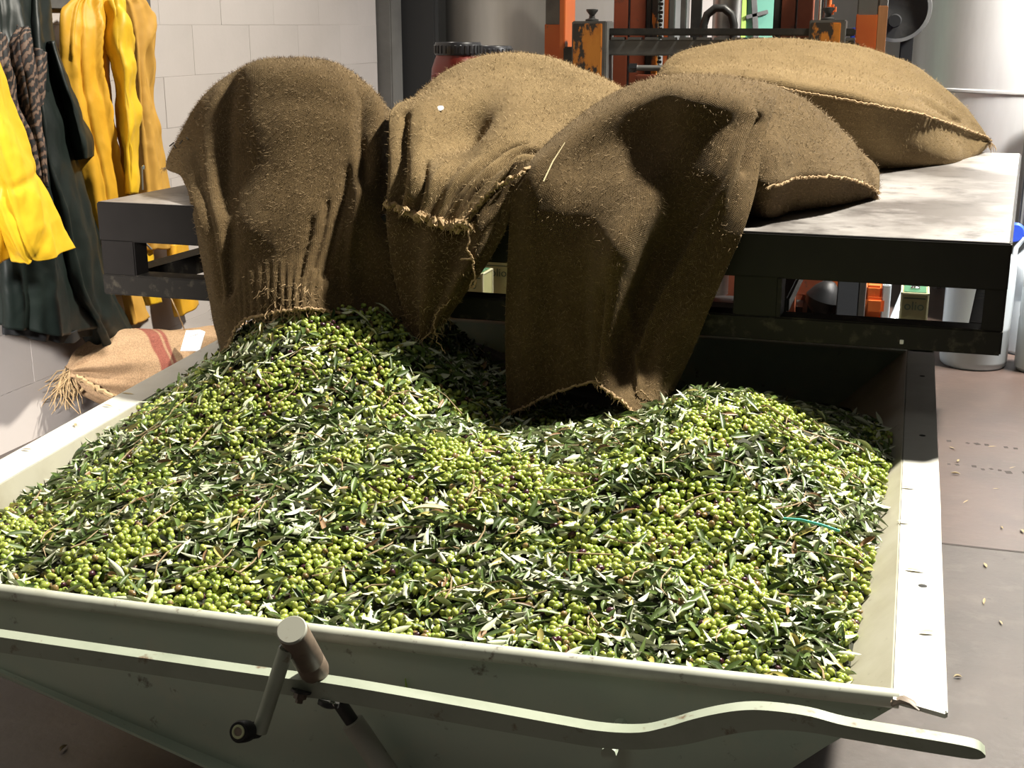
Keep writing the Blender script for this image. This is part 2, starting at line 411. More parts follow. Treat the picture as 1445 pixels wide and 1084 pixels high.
def fuzz_mesh(name, srcs, count, parent, length=.013, wid=.0008, m=None):
    per = [np.linalg.norm(np.cross(np.gradient(G,axis=1), np.gradient(G,axis=0)),axis=2).sum() for G,_ in srcs]
    tot = sum(per); V = []
    for (G,nr),a in zip(srcs,per):
        k = int(count*a/tot)
        ar = np.linalg.norm(np.cross(np.gradient(G,axis=1), np.gradient(G,axis=0)),axis=2).ravel()
        idx = rng.choice(ar.size, k, p=ar/ar.sum())
        p = G.reshape(-1,3)[idx] + rng.normal(0,.004,(k,3))*0.6; q = nr.reshape(-1,3)[idx]
        t = rng.normal(0,1,(k,3)); t -= q*np.sum(t*q,1,keepdims=True); t /= np.linalg.norm(t,axis=1,keepdims=True)
        d = t*.8+q*(.25+.75*rng.random((k,1))); d /= np.linalg.norm(d,axis=1,keepdims=True)
        L_ = length*(.4+1.0*rng.random((k,1)))
        s = np.cross(d,q); s /= np.maximum(np.linalg.norm(s,axis=1,keepdims=True),1e-6)
        b = p + q*.001
        V.append(np.stack([b-s*wid, b+s*wid, b+d*L_],1))
    V = np.concatenate(V).reshape(-1,3)
    me = mesh_np(name, V, np.arange(len(V)).reshape(-1,3), False, [m or M['fuzz']])
    o = ob(name, me); o['kind'] = 'stuff'; put(o, parent); return o
def strands(name, roots, m, parent, lo=.02, hi=.07, r=.0011, down=(0,-.2,-1), spread=.5, kind='stuff', n=4):
    b = MB()
    for p in roots:
        L_ = rnd.uniform(lo,hi); d = Vector((down[0]+rnd.gauss(0,spread), down[1]+rnd.gauss(0,spread*.6), down[2]+rnd.gauss(0,spread*.4))).normalized()
        pts = [Vector(p)]; 
        for k in range(4):
            d = (d+Vector((rnd.gauss(0,.35),rnd.gauss(0,.3),rnd.gauss(0,.3)-.1))).normalized(); pts.append(pts[-1]+d*L_/4)
        b.tube(pts, [r,r,r*.9,r*.8,r*.5], n)
    o = b.build(name, m, parent); 
    if kind: o['kind'] = kind
    return o

# ================================================================== SETTING
XW = -3.57
fl = MB().box(-3.7, 4.2, 4.411, 10.6, -.12, 0).build('floor', M['floor']); tag(fl, 'red-brown stained concrete floor', kind='structure')
f2 = MB().box(-3.7, 4.2, -.6, 4.409, -.12, 0).build('floor_slab', M['floornear']); put(f2, fl); f2['label'] = 'greyer floor slab in front of the joint'
for nm,(x0,x1,y0,y1) in dict(joint_a=(.05,3.2,4.405,4.417), joint_b=(.6,3.2,6.0,6.008)).items():
    j = MB().box(x0,x1,y0,y1,-.01,.0012).build('floor_joint', M['joint']); put(j, fl)
# dotted tyre marks across the floor
tm = MB()
for row,(ya,yb,x0,x1,n) in enumerate(((5.62,5.56,.22,1.5,34),(5.30,5.22,.22,1.5,40))):
    for k in range(n):
        t = k/(n-1); x = x0+(x1-x0)*t; y = ya+(yb-ya)*t+rnd.gauss(0,.006); s = rnd.uniform(.006,.013)
        if rnd.random() < .25: continue
        tm.box(x-s, x+s, y-s*1.2, y+s*1.2, -.002, .001, rot=Matrix.Rotation(rnd.random(),3,'Z'))
tm = tm.build('tyre_mark', M['joint']); tm['kind'] = 'stuff'; put(tm, fl)

wl = MB().box(XW-.25, XW-.0022, -.6, 8.4, 0, 3.2).build('wall_left', M['wall']); tag(wl, 'white painted block wall', kind='structure')
blk = MB().box(0,.03, 0,.5985, 0,.2488, .0006, seg=1).build('block', M['wall']); bme = blk.data
bpy.data.objects.remove(blk)
for r_ in range(9):
    for c_ in range(10):
        y = 3.0+c_*.6-(.3 if r_%2 else 0)
        if y < 2.7 or y+.6 > 8.45: continue
        o = ob('block', bme, wl, (XW-.03+rnd.uniform(-.0008,.0008), y, r_*.25))
        o.matrix_parent_inverse = Matrix()
# corner pillar behind the wall's far end
pl = MB().box(-3.80,-3.47,8.42,8.62,0,3.2,.01).build('pillar', M['pillar']); tag(pl, kind='structure', label='grey pillar at the far end of the white wall')
pd = MB().box(-3.55,-3.24,8.66,8.74,0,3.2,.01).build('dark_panel', M['pillardark']); put(pd, pl)
wb = MB().box(-5,4.2,10.4,10.6,0,3.2).build('wall_back', M['wallback']); tag(wb, 'pale wall behind the machines', kind='structure')

# ================================================================== TANKS BEHIND
def tank(name, c, r, z0, z1, label, m, seam=None, n=64):
    t = thing(name, (c[0],c[1],0), label, 'tank', 'steel storage tanks')
    MB().lathe([(r,z0),(r,z1)], (c[0],c[1],0), n).build('shell', m, t)
    MB().lathe([(0,z0),(r,z0)], (c[0],c[1],0), n).build('tank_bottom', m, t)
    MB().lathe([(0,z1+.12),(r*.5,z1+.09),(r,z1)], (c[0],c[1],0), n).build('tank_top', m, t)
    if seam:
        for zs in seam:
            MB().lathe([(r+.001,zs-.012),(r+.009,zs-.006),(r+.009,zs+.006),(r+.001,zs+.012)], (c[0],c[1],0), n).build('seam', m, t)
    for k in range(3):
        a = 2*PI*k/3+.5; x,y = c[0]+r*.8*math.cos(a), c[1]+r*.8*math.sin(a)
        MB().tube([(x,y,0),(x,y,z0+.02)], .03, 10).build('leg', M['greysteel'], t)
    return t
tank('steel_tank', (-2.82,9.25), .52, .25, 2.7, 'dull steel tank behind the red plastic drums at the back', M['siloside'])
tank('steel_tank', (.88,8.75), .93, .55, 2.7, 'bright steel tank at right behind the platform, with a welded seam', M['steel'], seam=(1.38,))

# ================================================================== PLATFORM (steel stillage carried by the forklift)
PLX0, PLX1, PLY0, PLY1 = -2.50, .272, 3.54, 6.13
def shear(x, y):   # the platform stands a little askew to the bin
    return x + (y-PLY0)*(.064+.012*(x-PLX0)/(PLX1-PLX0))
pf = thing('steel_platform', (-1.1,4.8,.9), 'black steel work platform with open frame carrying the jute sacks', 'platform')
def pbox(name, m, x0,x1,y0,y1,z0,z1, bev=.004, parent=pf):
    b = MB().box(x0,x1,y0,y1,z0,z1,bev)
    for v in b.bm.verts: v.co.x = shear(v.co.x, v.co.y)
    return b.build(name, m, parent)
pbox('top_plate', M['platformtop'], PLX0+.006,PLX1-.006,PLY0+.008,PLY1, 1.182,1.201, .002)
pbox('front_fascia', M['platform'], PLX0,PLX1,PLY0,PLY0+.03, 1.074,1.200)
pbox('rear_fascia', M['platform'], PLX0,PLX1,PLY1-.03,PLY1, 1.09,1.181)
pbox('side_fascia', M['platform'], PLX0,PLX0+.03,PLY0+.03,PLY1-.03, 1.09,1.200)
pbox('side_fascia', M['platform'], PLX1-.03,PLX1,PLY0+.03,PLY1-.03, 1.09,1.200)
for x0,x1 in ((PLX0+.001,PLX0+.125),(-1.88,-1.76),(-1.085,-.97),(-.445,-.322),(PLX1-.056,PLX1-.001)):
    pbox('post', M['platform'], x0,x1,PLY0+.004,PLY0+.075, .96,1.082)
for x0,x1 in ((PLX0+.001,PLX0+.10),(PLX1-.07,PLX1-.001)):
    pbox('post', M['platform'], x0,x1,PLY1-.08,PLY1-.004, .96,1.095)
pbox('front_rail', M['railworn'], PLX0,PLX1,PLY0,PLY0+.085, .897,.965)
pbox('rear_rail', M['railworn'], PLX0,PLX1,PLY1-.085,PLY1, .897,.965)
pbox('side_rail', M['railworn'], PLX0,PLX0+.09,PLY0+.085,PLY1-.085, .897,.965)
pbox('side_rail', M['railworn'], PLX1-.09,PLX1,PLY0+.085,PLY1-.085, .897,.965)
pbox('opening_frame', M['railworn'], -.324,-.312,PLY0-.002,PLY0+.06, .965,1.076,.002)
MB().box(.012,.022,PLY0-.002,PLY0+.001,.912,.924,.001).build('paint_chip', M['tag'], pf)
for y in (4.35,5.2): pbox('cross_beam', M['platform'], PLX0+.03,PLX1-.03,y,y+.07, 1.10,1.181)

# ================================================================== FORKLIFT
fk = thing('forklift', (-1.0,6.9,0), 'orange and grey forklift behind the platform with worn paint on its mast', 'forklift')
def fbox(name, m, *a, bev=.006): return MB().box(*a, bev).build(name, m, fk)
YF = 6.55
def P(px,py,Y):   # not used for placement by the camera: kept as world coordinates below
    return None
# carriage
fbox('carriage_bar', M['darksteel'], -1.52,-.30,YF,YF+.06, 1.698,1.733)
fbox('carriage_plate', M['greysteel'], -1.52,-.30,YF,YF+.05, 1.60,1.678)
cb = MB()
for k in range(14): cb.box(-1.50+k*.087,-1.435+k*.087+.004,YF-.004,YF+.05,1.676,1.690,.002)
cb.build('toothed_edge', M['greysteel'], fk)
fbox('carriage_lower_bar', M['darksteel'], -1.52,-.30,YF,YF+.05, .98,1.05)
fbox('carriage_back', M['redorange'], -1.40,-.42,YF+.16,YF+.2, .9,1.50)
# rod with nut
MB().tube([(-1.38,YF-.02,1.54),(-1.14,YF-.02,1.54)], .014, 12).build('rod', M['greysteel'], fk)
MB().tube([(-1.395,YF-.02,1.54),(-1.355,YF-.02,1.54)], .026, 6).build('nut', M['chrome'], fk)
MB().tube([(-1.16,YF-.02,1.545),(-1.0,YF-.02,1.545)], .022, 12).build('sleeve', M['greysteel'], fk)
# fork boxes with locking knobs
def fork_box(x0,x1,z0,z1):
    b = fbox('fork_hook', M['greysteel'], x0,x1,YF-.06,YF+.10,z0,z1, bev=.005)
    f = MB().box(x0+.008,x1-.022,YF-.064,YF-.056,z0+.01,z1-.012,.003); f = f.build('painted_face', M['wornorange']); f.parent = b
    xc = (x0+x1)/2-.005
    k = MB().lathe([(.034,0),(.034,.008),(.016,.014),(.014,.03),(.03,.05),(.03,.058),(0,.06)], (xc,YF+.02,z1), 18).build('locking_knob', M['darksteel']); k.parent = b
fork_box(-1.69,-1.51,1.20,1.768)
fork_box(-.515,-.345,1.20,1.772)
for x0,x1 in ((-1.70,-1.56),(-.48,-.34)):
    fbox('fork', M['darksteel'], x0,x1,4.15,YF+.04,.842,.896, bev=.008)
    fbox('fork_shank', M['darksteel'], x0,x1,YF-.02,YF+.05,.842,1.22, bev=.008)
# mast uprights: outer pair worn grey and orange
for x0,x1,nm in ((-1.88,-1.785,'mast_upright'),(-.305,-.205,'mast_upright')):
    b = fbox(nm, M['greysteel'], x0,x1,YF+.12,YF+.26,1.0,2.6)
    fbox('mast_foot', M['slate'], x0-.002,x1+.015,YF+.12,YF+.26,.05,1.0)
# orange part of the uprights
fbox('upright_paint', M['orange'], -1.883,-1.785,YF+.116,YF+.2,1.0,1.755, bev=.004)
fbox('upright_paint', M['orange'], -.308,-.205,YF+.116,YF+.2,1.0,1.80, bev=.004)
fbox('upright_flange', M['orange'], -1.785,-1.755,YF+.05,YF+.26,.05,2.6, bev=.004)
fbox('upright_flange', M['greysteel'], -.205,-.165,YF+.12,YF+.26,.05,2.6, bev=.004)
fbox('roller_bracket', M['darksteel'], -1.755,-1.70,YF+.02,YF+.2,1.40,1.64)
# inner mast members, dull orange channels
for x0,x1 in ((-1.565,-1.488),(-1.477,-1.393),(-.69,-.62),(-.61,-.535)):
    fbox('mast_channel', M['redorange'], x0,x1,YF+.34,YF+.46,.1,2.6, bev=.003)
fbox('inner_rail', M['darksteel'], -1.390,-1.36,YF+.34,YF+.44,.1,2.6)
fbox('inner_rail', M['darksteel'], -.73,-.695,YF+.34,YF+.44,.1,2.6)
fbox('lift_bracket', M['wornorange'], -1.357,-1.325,YF+.33,YF+.40,.4,2.2)
# chain: link plates
ch = MB()
for k in range(46): ch.box(-1.322+(.004 if k%2 else 0),-1.298-(.004 if k%2 else 0),YF+.318,YF+.33,1.30+k*.021,1.317+k*.021,.003)
ch.build('lift_chain', M['railworn'], fk)
fbox('mast_channel', M['orange'], -1.296,-1.272,YF+.34,YF+.44,.1,2.6, bev=.003)
for x in (-1.255,-1.195): fbox('guard_bar', M['greysteel'], x-.014,x+.014,YF+.34,YF+.37,.4,2.6, bev=.003)
fbox('guard_bar', M['darksteel'], -1.155,-1.10,YF+.34,YF+.37,.4,2.6, bev=.003)
MB().tube([(-.99,YF+.5,.3),(-.99,YF+.5,2.5)], .075, 24).build('lift_cylinder', M['steel'], fk)
MB().tube([(-1.075,YF+.28,1.62),(-1.075,YF+.28,1.75),(-1.06,YF+.28,1.80),(-1.02,YF+.28,1.832),(-.975,YF+.28,1.832),(-.935,YF+.28,1.80),(-.92,YF+.28,1.75),(-.92,YF+.28,1.62)], .021, 12).build('hose', M['darksteel'], fk)
MB().tube([(-.49,YF+.36,.6),(-.49,YF+.36,2.5)], .016, 12).build('piston_rod', M['chrome'], fk)
MB().tube([(-.455,YF+.36,.6),(-.455,YF+.36,2.5)], .012, 12).build('copper_pipe', M['orange'], fk)
MB().box(-.47,-.42,YF+.34,YF+.40,1.80,1.85,.012).build('pipe_joint', M['orange'], fk)
# body seen under the platform
fbox('body_panel', M['redorange'], -1.30,-.42,7.2,7.26,.15,.46)
fbox('body_panel', M['orange'], -.60,-.19,7.45,7.5,.1,.5)
fbox('body_post', M['slate'], -.275,-.165,7.28,7.40,.02,.62)
fbox('body_column', M['orange'], -.62,-.565,6.95,7.1,.06,.46)
fbox('body_column', M['wornorange'], -.70,-.635,6.95,7.1,.06,.46)
fbox('chassis', M['darksteel'], -1.75,-.30,7.0,8.2,.10,.26)
def wheel(x,y,r,wd):
    t = MB().lathe([(r*.5,-wd/2),(r*.85,-wd/2),(r,-wd*.36),(r,wd*.36),(r*.85,wd/2),(r*.5,wd/2)], (x,y,r), 32, axis=(1,0,0)).build('tyre', M['rubber'], fk)
    h = MB().lathe([(0,-wd*.4),(r*.5,-wd*.42),(r*.5,wd*.42),(0,wd*.4)], (x,y,r), 24, axis=(1,0,0)).build('wheel_hub', M['redorange']); h.parent = t
wheel(-.40,7.10,.20,.19); wheel(-1.65,7.10,.20,.19)
MB().tube([(-.50,6.98,.13),(-.43,6.95,.24),(-.39,6.93,.34),(-.36,6.95,.42)], [.035,.045,.04,.025], 10).build('hose_bundle', M['rubber'], fk)
fbox('body_panel', M['redorange'], -.575,-.39,6.955,6.98,.335,.62)
fbox('body_panel', M['orange'], -.375,-.285,6.985,7.0,.35,.62)
MB().lathe([(0,-.075),(.06,-.06),(.095,-.02),(.10,.02),(.07,.07),(.03,.11),(0,.12)], (-.385,6.92,.32), 18, axis=(.25,-.1,1)).build('hose_bundle', M['rubber'], fk)
# round guard (steering wheel in its dark housing) and a wooden lath at the right upright
fbox('cab_edge', M['rubber'], -.10,-.035,7.2,7.26,.8,2.5)
MB().lathe([(0,-.03),(.16,-.03),(.17,0),(.16,.03),(0,.03)], (-.125,7.22,1.83), 36, axis=(0,-1,0)).build('round_housing', M['darksteel'], fk)
MB().lathe([(.150,-.012),(.168,-.012),(.168,.012),(.150,.012)], (-.125,7.175,1.83), 36, axis=(0,-1,0)).build('housing_rim', M['greysteel'], fk)
MB().lathe([(0,.03),(.03,.03),(.035,0),(.02,-.03),(0,-.03)], (-.135,7.17,1.77), 18, axis=(0,-1,0)).build('hand_knob', M['rubber'], fk)
la = MB().box(-.205,-.160,6.60,6.625,1.25,1.838,.003).build('wooden_lath', M['wood']); tag(la, 'bare wooden lath upright beside the right orange mast of the forklift', 'lath')
bl = MB().box(-.345,-.285,YF+.42,YF+.5,.70,1.735,.008).build('blue_container', M['blue']); tag(bl, 'blue plastic container seen between the locking knob box and orange upright', 'container')
# sheets leaning behind the mast
sh = thing('teal_sheet', (-.84,8.5,0), 'teal green sheet standing behind the forklift mast', 'sheet')
MB().box(-1.07,-.74,8.5,8.53,0,2.3,.003).build('panel', M['teal'], sh)
MB().box(-1.10,-1.07,8.49,8.535,0,2.3,.003).build('edge_strip', M['lime'], sh)
MB().box(-.965,-.93,8.47,8.495,0,2.3,.003, rot=Matrix.Rotation(-.10,3,'Y')).build('batten', M['greysteel'], sh)
MB().box(-1.07,-.93,8.47,8.495,1.80,1.825,.003, rot=Matrix.Rotation(-.25,3,'Y')).build('batten', M['greysteel'], sh)
wp = MB().box(-1.42,-1.14,8.4,8.45,0,2.4,.004).build('white_board', M['wall']); tag(wp, 'tall white board standing behind the forklift mast', 'board')
ws = MB().box(-2.20,-1.69,8.45,8.5,0,2.4,.004).build('steel_sheet', M['steel']); tag(ws, 'tall pale steel sheet behind the left orange mast upright', 'sheet')

# ================================================================== DRUMS, JUGS, TINS
def red_drum(c, r, zt, label, simple=False):
    t = thing('red_drum', (c[0],c[1],0), label, 'drum', 'red plastic drums at the back')
    h = zt-.085
    MB().lathe([(0,.0),(r*.94,0),(r,.03),(r,.25),(r*1.02,.27),(r*1.02,.30),(r,.32),(r,h-.12),(r*.97,h-.07),(r*.86,h-.02),(r*.80,h),(r*.80,h+.02),(0,h+.02)], (c[0],c[1],0), 40).build('body', M['redplastic'], t)
    l = MB().lathe([(r*.84,h+.005),(r*.86,h+.012),(r*.86,h+.062),(r*.82,h+.075),(r*.6,h+.075),(r*.57,h+.065),(0,h+.065)], (c[0],c[1],0), 40)
    l.build('lid', M['blacklid'], t)
    g = MB()
    for k in range(28):
        a = 2*PI*k/28; gx, gy = c[0]+r*.862*math.cos(a), c[1]+r*.862*math.sin(a)
        g.box(gx-.005,gx+.005,gy-.007,gy+.007,h+.014,h+.06,.002, rot=Matrix.Rotation(a,3,'Z'), seg=1)
    g = g.build('lid_grip', M['blacklid'], t); g['kind'] = 'stuff'
    for a in (-2.0,-.9):
        p = [(c[0]+r*math.cos(a+d)*q, c[1]+r*math.sin(a+d)*q, z) for d,q,z in ((-.22,1.0,h-.12),(-.2,1.1,h-.11),(0,1.13,h-.10),(.2,1.1,h-.11),(.22,1.0,h-.12))]
        MB().tube(p, .012, 8).build('handle', M['redplastic'], t)
    return t
red_drum((-2.50,7.05), .155, 1.665, 'red plastic drum with black screw lid behind the middle sack')
red_drum((-2.53,7.75), .15, 1.635, 'red plastic drum half hidden behind the other red drum')
dp = MB().box(-2.85,-2.1,6.75,8.1,-.0,.0+.02,.004).build('floor_sheet', M['darksteel']); tag(dp, 'dark sheet lying under the red drums', 'sheet')

def steel_drum(c, r, h, label):
    t = thing('round_drum', (c[0],c[1],0), label, 'drum')
    MB().lathe([(0,.004),(r*.9,0),(r*.97,.012),(r,.04),(r,h*.33),(r*1.012,h*.345),(r,h*.36),(r,h-.10),(r*.96,h-.05),(r*.75,h-.01),(r*.55,h),(0,h)], (c[0],c[1],0), 48).build('body', M['paleplastic'], t)
    MB().lathe([(r*.52,h-.005),(r*.54,h+.0),(r*.54,h+.045),(r*.48,h+.055),(0,h+.055)], (c[0],c[1],0), 32).build('lid', M['whiteplastic'], t)
    return t
steel_drum((.405,7.05), .172, .62, 'pale grey round drum standing on the floor under the platform corner')
def jug(c, r, h, label, cap):
    t = thing('white_jug', (c[0],c[1],0), label, 'jug', 'white plastic jugs right of the platform')
    MB().lathe([(0,.003),(r*.88,0),(r,.02),(r,h*.45),(r*.975,h*.47),(r*.975,h*.49),(r,h*.51),(r,h*.72),(r*.85,h*.80),(r*.45,h*.88),(r*.30,h*.92),(r*.30,h),(0,h)], (c[0],c[1],0), 36).build('body', M['whiteplastic'], t)
    MB().lathe([(r*.34,h-.03),(r*.34,h+.012),(r*.30,h+.02),(0,h+.02)], (c[0],c[1],0), 24).build('cap', cap, t)
    MB().tube([(c[0]-r*.28,c[1]-.01,h*.93),(c[0]-r*.62,c[1]-.02,h*.95),(c[0]-r*.85,c[1]-.02,h*.88),(c[0]-r*.92,c[1]-.02,h*.74)], .014, 8).build('handle', M['whiteplastic'], t)
    return t
jug((.735,7.02), .125, .60, 'white plastic jug standing nearest the platform, at the picture edge', M['blacklid'])
jug((.70,7.42), .13, .66, 'white plastic jug standing behind the nearer jug', M['whiteplastic'])
vb = thing('tank_valve', (.56,7.45,.66), 'blue handled valve at the steel tank just past the platform corner', 'valve')
MB().tube([(.575,7.55,.66),(.575,7.45,.66)], .022, 12).build('pipe', M['chrome'], vb)
MB().lathe([(0,-.03),(.045,-.03),(.055,0),(.045,.03),(0,.03)], (.575,7.42,.66), 20, axis=(0,1,0)).build('handwheel', M['blue'], vb)
sb = thing('steel_cabinet', (.80,7.72,0), 'low steel cabinet behind the white jugs', 'cabinet')
MB().box(.60,1.35,7.56,7.79,.62,1.30,.01).build('body', M['greysteel'], sb)
MB().box(.63,1.32,7.548,7.562,.66,.98,.004).build('door', M['steel'], sb)
for x in (.64,1.31): MB().box(x-.03,x+.03,7.6,7.66,0,.63,.004).build('leg', M['greysteel'], sb)

def text_on(parent, body, loc, size, rot, m):
    c = bpy.data.curves.new('lettering', 'FONT'); c.body = body; c.size = size; c.extrude = .0006; c.align_x = 'CENTER'
    o = bpy.data.objects.new('lettering', c); c.materials.append(m); o.location = loc; o.rotation_euler = rot; 
    me = bpy.data.meshes.new_from_object(o); m2 = ob('lettering', me, None, loc, rot); bpy.data.objects.remove(o); put(m2, parent); return m2
def oil_tin(x0, y0, wd, dp_, z0, h, label, txt=True):
    t = thing('oil_tin', (x0+wd/2,y0+dp_/2,z0), label, 'tin', 'square cream oil tins')
    MB().box(x0,x0+wd,y0,y0+dp_,z0,z0+h,.006).build('body', M['tin'], t)
    e = MB(); g = .004
    for x in (x0,x0+wd):
        for y in (y0,y0+dp_): e.box(x-g,x+g,y-g,y+g,z0,z0+h,.001)
    for z in (z0+.004,z0+h-.004):
        e.box(x0-g,x0+wd+g,y0-g,y0+g,z-g,z+g,.001).box(x0-g,x0+wd+g,y0+dp_-g,y0+dp_+g,z-g,z+g,.001).box(x0-g,x0+g,y0,y0+dp_,z-g,z+g,.001).box(x0+wd-g,x0+wd+g,y0,y0+dp_,z-g,z+g,.001)
    e.build('edge_seam', M['tinedge'], t)
    MB().box(x0+.01,x0+wd-.01,y0+.01,y0+dp_-.01,z0+h,z0+h+.003,.001).build('top', M['tinlid'], t)
    MB().lathe([(.024,0),(.024,.012),(.02,.016),(0,.016)], (x0+wd*.5,y0+dp_*.4,z0+h+.003), 16).build('screw_cap', M['chrome'], t)
    MB().box(x0+.012,x0+wd-.012,y0-.0012,y0+.002,z0+h-.030,z0+h-.024).build('printed_band', M['tininkt'], t)
    text_on(t, 'olio', (x0+wd*.5,y0-.0016,z0+h-.085), .062, (PI/2,0,0), M['tininkt'])
    return t
oil_tin(-2.185,6.55,.165,.165,.20,.31, 'cream and green oil tin standing behind its fellow under the platform')
oil_tin(-2.275,6.30,.165,.165,.20,.285, 'cream and green oil tin in front, under the platform behind the middle sack')
oil_tin(.012,6.42,.125,.20,.0,.49, 'cream and green oil tin beside the orange crate under the platform corner')
pt = thing('low_pallet', (-2.1,6.5,0), 'low wooden pallet carrying the two oil tins', 'pallet')
for k in range(5): MB().box(-2.40+k*.12,-2.31+k*.12,6.2,6.85,.172,.198,.003).build('slat', M['wood'], pt)
for y in (6.2,6.5,6.76): MB().box(-2.40,-1.83,y,y+.09,0,.172,.004).build('bearer', M['wood'], pt)
# orange crate with ribbed wall and a grey pipe by it
oc = thing('orange_crate', (-.10,6.85,0), 'ribbed orange plastic crate on the floor under the platform', 'crate')
MB().box(-.168,-.085,6.80,7.30,0,.44,.012).build('body', M['orange'], oc)
for z in (.10,.22,.34): MB().box(-.166,-.07,6.765,6.80,z-.045,z+.045,.016).build('rib', M['orange'], oc)
gp = MB().tube([(-.08,6.62,.10),(.0,6.86,.30),(.03,6.96,.38)], .024, 14).build('grey_pipe', M['paleplastic']); tag(gp, 'pale grey pipe slanting beside the orange crate', 'pipe')
ap = MB().box(-.085,-.045,6.80,7.5,.02,.45,.006).build('side_board', M['paleplastic']); put(ap, oc)

# ================================================================== OLIVE BIN (tipping hopper)
def yf(x): return 2.05+.047*x
def xl(y): return -2.16-.095*(y-2.05)
YB = 4.55; ZR = .65
bn = thing('olive_bin', (-1.05,3.2,0), 'grey-green painted steel tipping bin heaped with olives and leaves', 'bin')
def sag(x): return -.010*math.sin(PI*min(max((x+2.16)/2.2,0),1))
# front wall (a plate with a sloped lower edge)
def plate(name, poly, m, off0, off1):
    """poly of (x,z) lying along the front line"""
    b = MB(); A = [b.bm.verts.new((x, yf(x)+off0, z)) for x,z in poly]; B = [b.bm.verts.new((x, yf(x)+off1, z)) for x,z in poly]
    n = len(poly); b.bm.faces.new(A); b.bm.faces.new(B[::-1])
    for i in range(n): b.bm.faces.new((A[i],B[i],B[(i+1)%n],A[(i+1)%n]))
    return b.build(name, m, bn)
hl0 = (-1.724,1.969,0.444)[::2]; hl1 = (-1.233,1.992,0.306)[::2]
xs = [-2.16+.11*k for k in range(21)]
top = [(x, ZR-.012+sag(x)) for x in xs]
plate('front_panel', top+[(.05,.63),(-.06,.535),(-.52,.10),(-.95,hl0[1]+(hl0[1]-hl1[1])*(-.95-hl0[0])/(hl0[0]-hl1[0])),hl1,hl0,(-2.16,hl0[1]+(hl0[1]-hl1[1])*(-2.16-hl0[0])/(hl0[0]-hl1[0]))], M['bin'], .0, .012)
def slab(name, q0, q1, q2, q3, th, m):
    b = MB(); q = [Vector(v) for v in (q0,q1,q2,q3)]; n = (q[1]-q[0]).cross(q[3]-q[0]).normalized()*th
    A = [b.bm.verts.new(v) for v in q]; B = [b.bm.verts.new(v+n) for v in q]
    b.bm.faces.new(A); b.bm.faces.new(B[::-1])
    for i in range(4): b.bm.faces.new((A[i],B[i],B[(i+1)%4],A[(i+1)%4]))
    return b.build(name, m, bn)
yl, yr = yf(-2.16)+.01, yf(.05)+.01
slab('side_panel', (.045,yr,ZR), (.045,YB,ZR), (-.44,YB,.16), (-.44,yr,.16), .006, M['binin'])
slab('side_panel', (xl(yl)+.10,yl,ZR), (xl(YB)+.10,YB,ZR), (xl(YB)+.12,YB,.43), (xl(yl)+.12,yl,.43), -.006, M['binin'])
zf = lambda x: hl0[1]+(hl0[1]-hl1[1])*(x-hl0[0])/(hl0[0]-hl1[0])+.014
XB = -.95; zb_ = zf(XB)
slab('bottom_panel', (xl(yl)+.12,yl,zf(xl(yl)+.12)), (xl(YB)+.12,YB,zf(xl(yl)+.12)), (XB,YB,zb_), (XB,yl,zb_), -.006, M['bin'])
slab('bottom_panel', (XB,yl,zb_), (XB,YB,zb_), (-.44,YB,.13), (-.44,yl,.13), -.006, M['bin'])
MB().box(xl(YB),.12,YB,YB+.012,.12,ZR+.0).build('back_panel', M['bin'], bn)
# rims
MB().tube([(x, yf(x)+.002, ZR-.006+sag(x)) for x in np.linspace(-2.17,.055,30)], .0165, 14).build('front_rim', M['rim'], bn)
b = MB()
b.prism([(.045,yr-.03),(.128,yr-.055),(.134,3.0),(.130,YB+.02),(.045,YB+.02)], 2, ZR-.004, ZR+.004)
rf = b.build('right_flange', M['flange'], bn)
MB().box(.126,.133,yr-.045,YB+.02,ZR-.010,ZR+.003,.002).build('flange_lip', M['flange'], bn)
b = MB(); b.prism([(xl(yl-.04),yl-.04),(xl(yl-.04)+.105,yl-.04),(xl(YB)+.105,YB+.02),(xl(YB),YB+.02)], 2, ZR-.004, ZR+.004)
b.build('left_flange', M['flange'], bn)
MB().box(xl(YB),.13,YB-.02,YB+.06,ZR-.004,ZR+.004,.002).build('back_flange', M['rim'], bn)
for y in (2.52,3.55,4.2): MB().lathe([(0,.0046),(.008,.0046),(.009,.0042)], (.093,y,ZR), 14).build('bolt_hole', M['hole'], bn)
MB().tube([(.046,yr-.022,ZR-.006),(.060,yr-.026,ZR+.004),(.075,yr-.034,ZR+.004),(.088,yr-.046,ZR-.001)], [.014,.012,.008,.003], 8, flat=.45).build('torn_corner', M['rust'], bn)
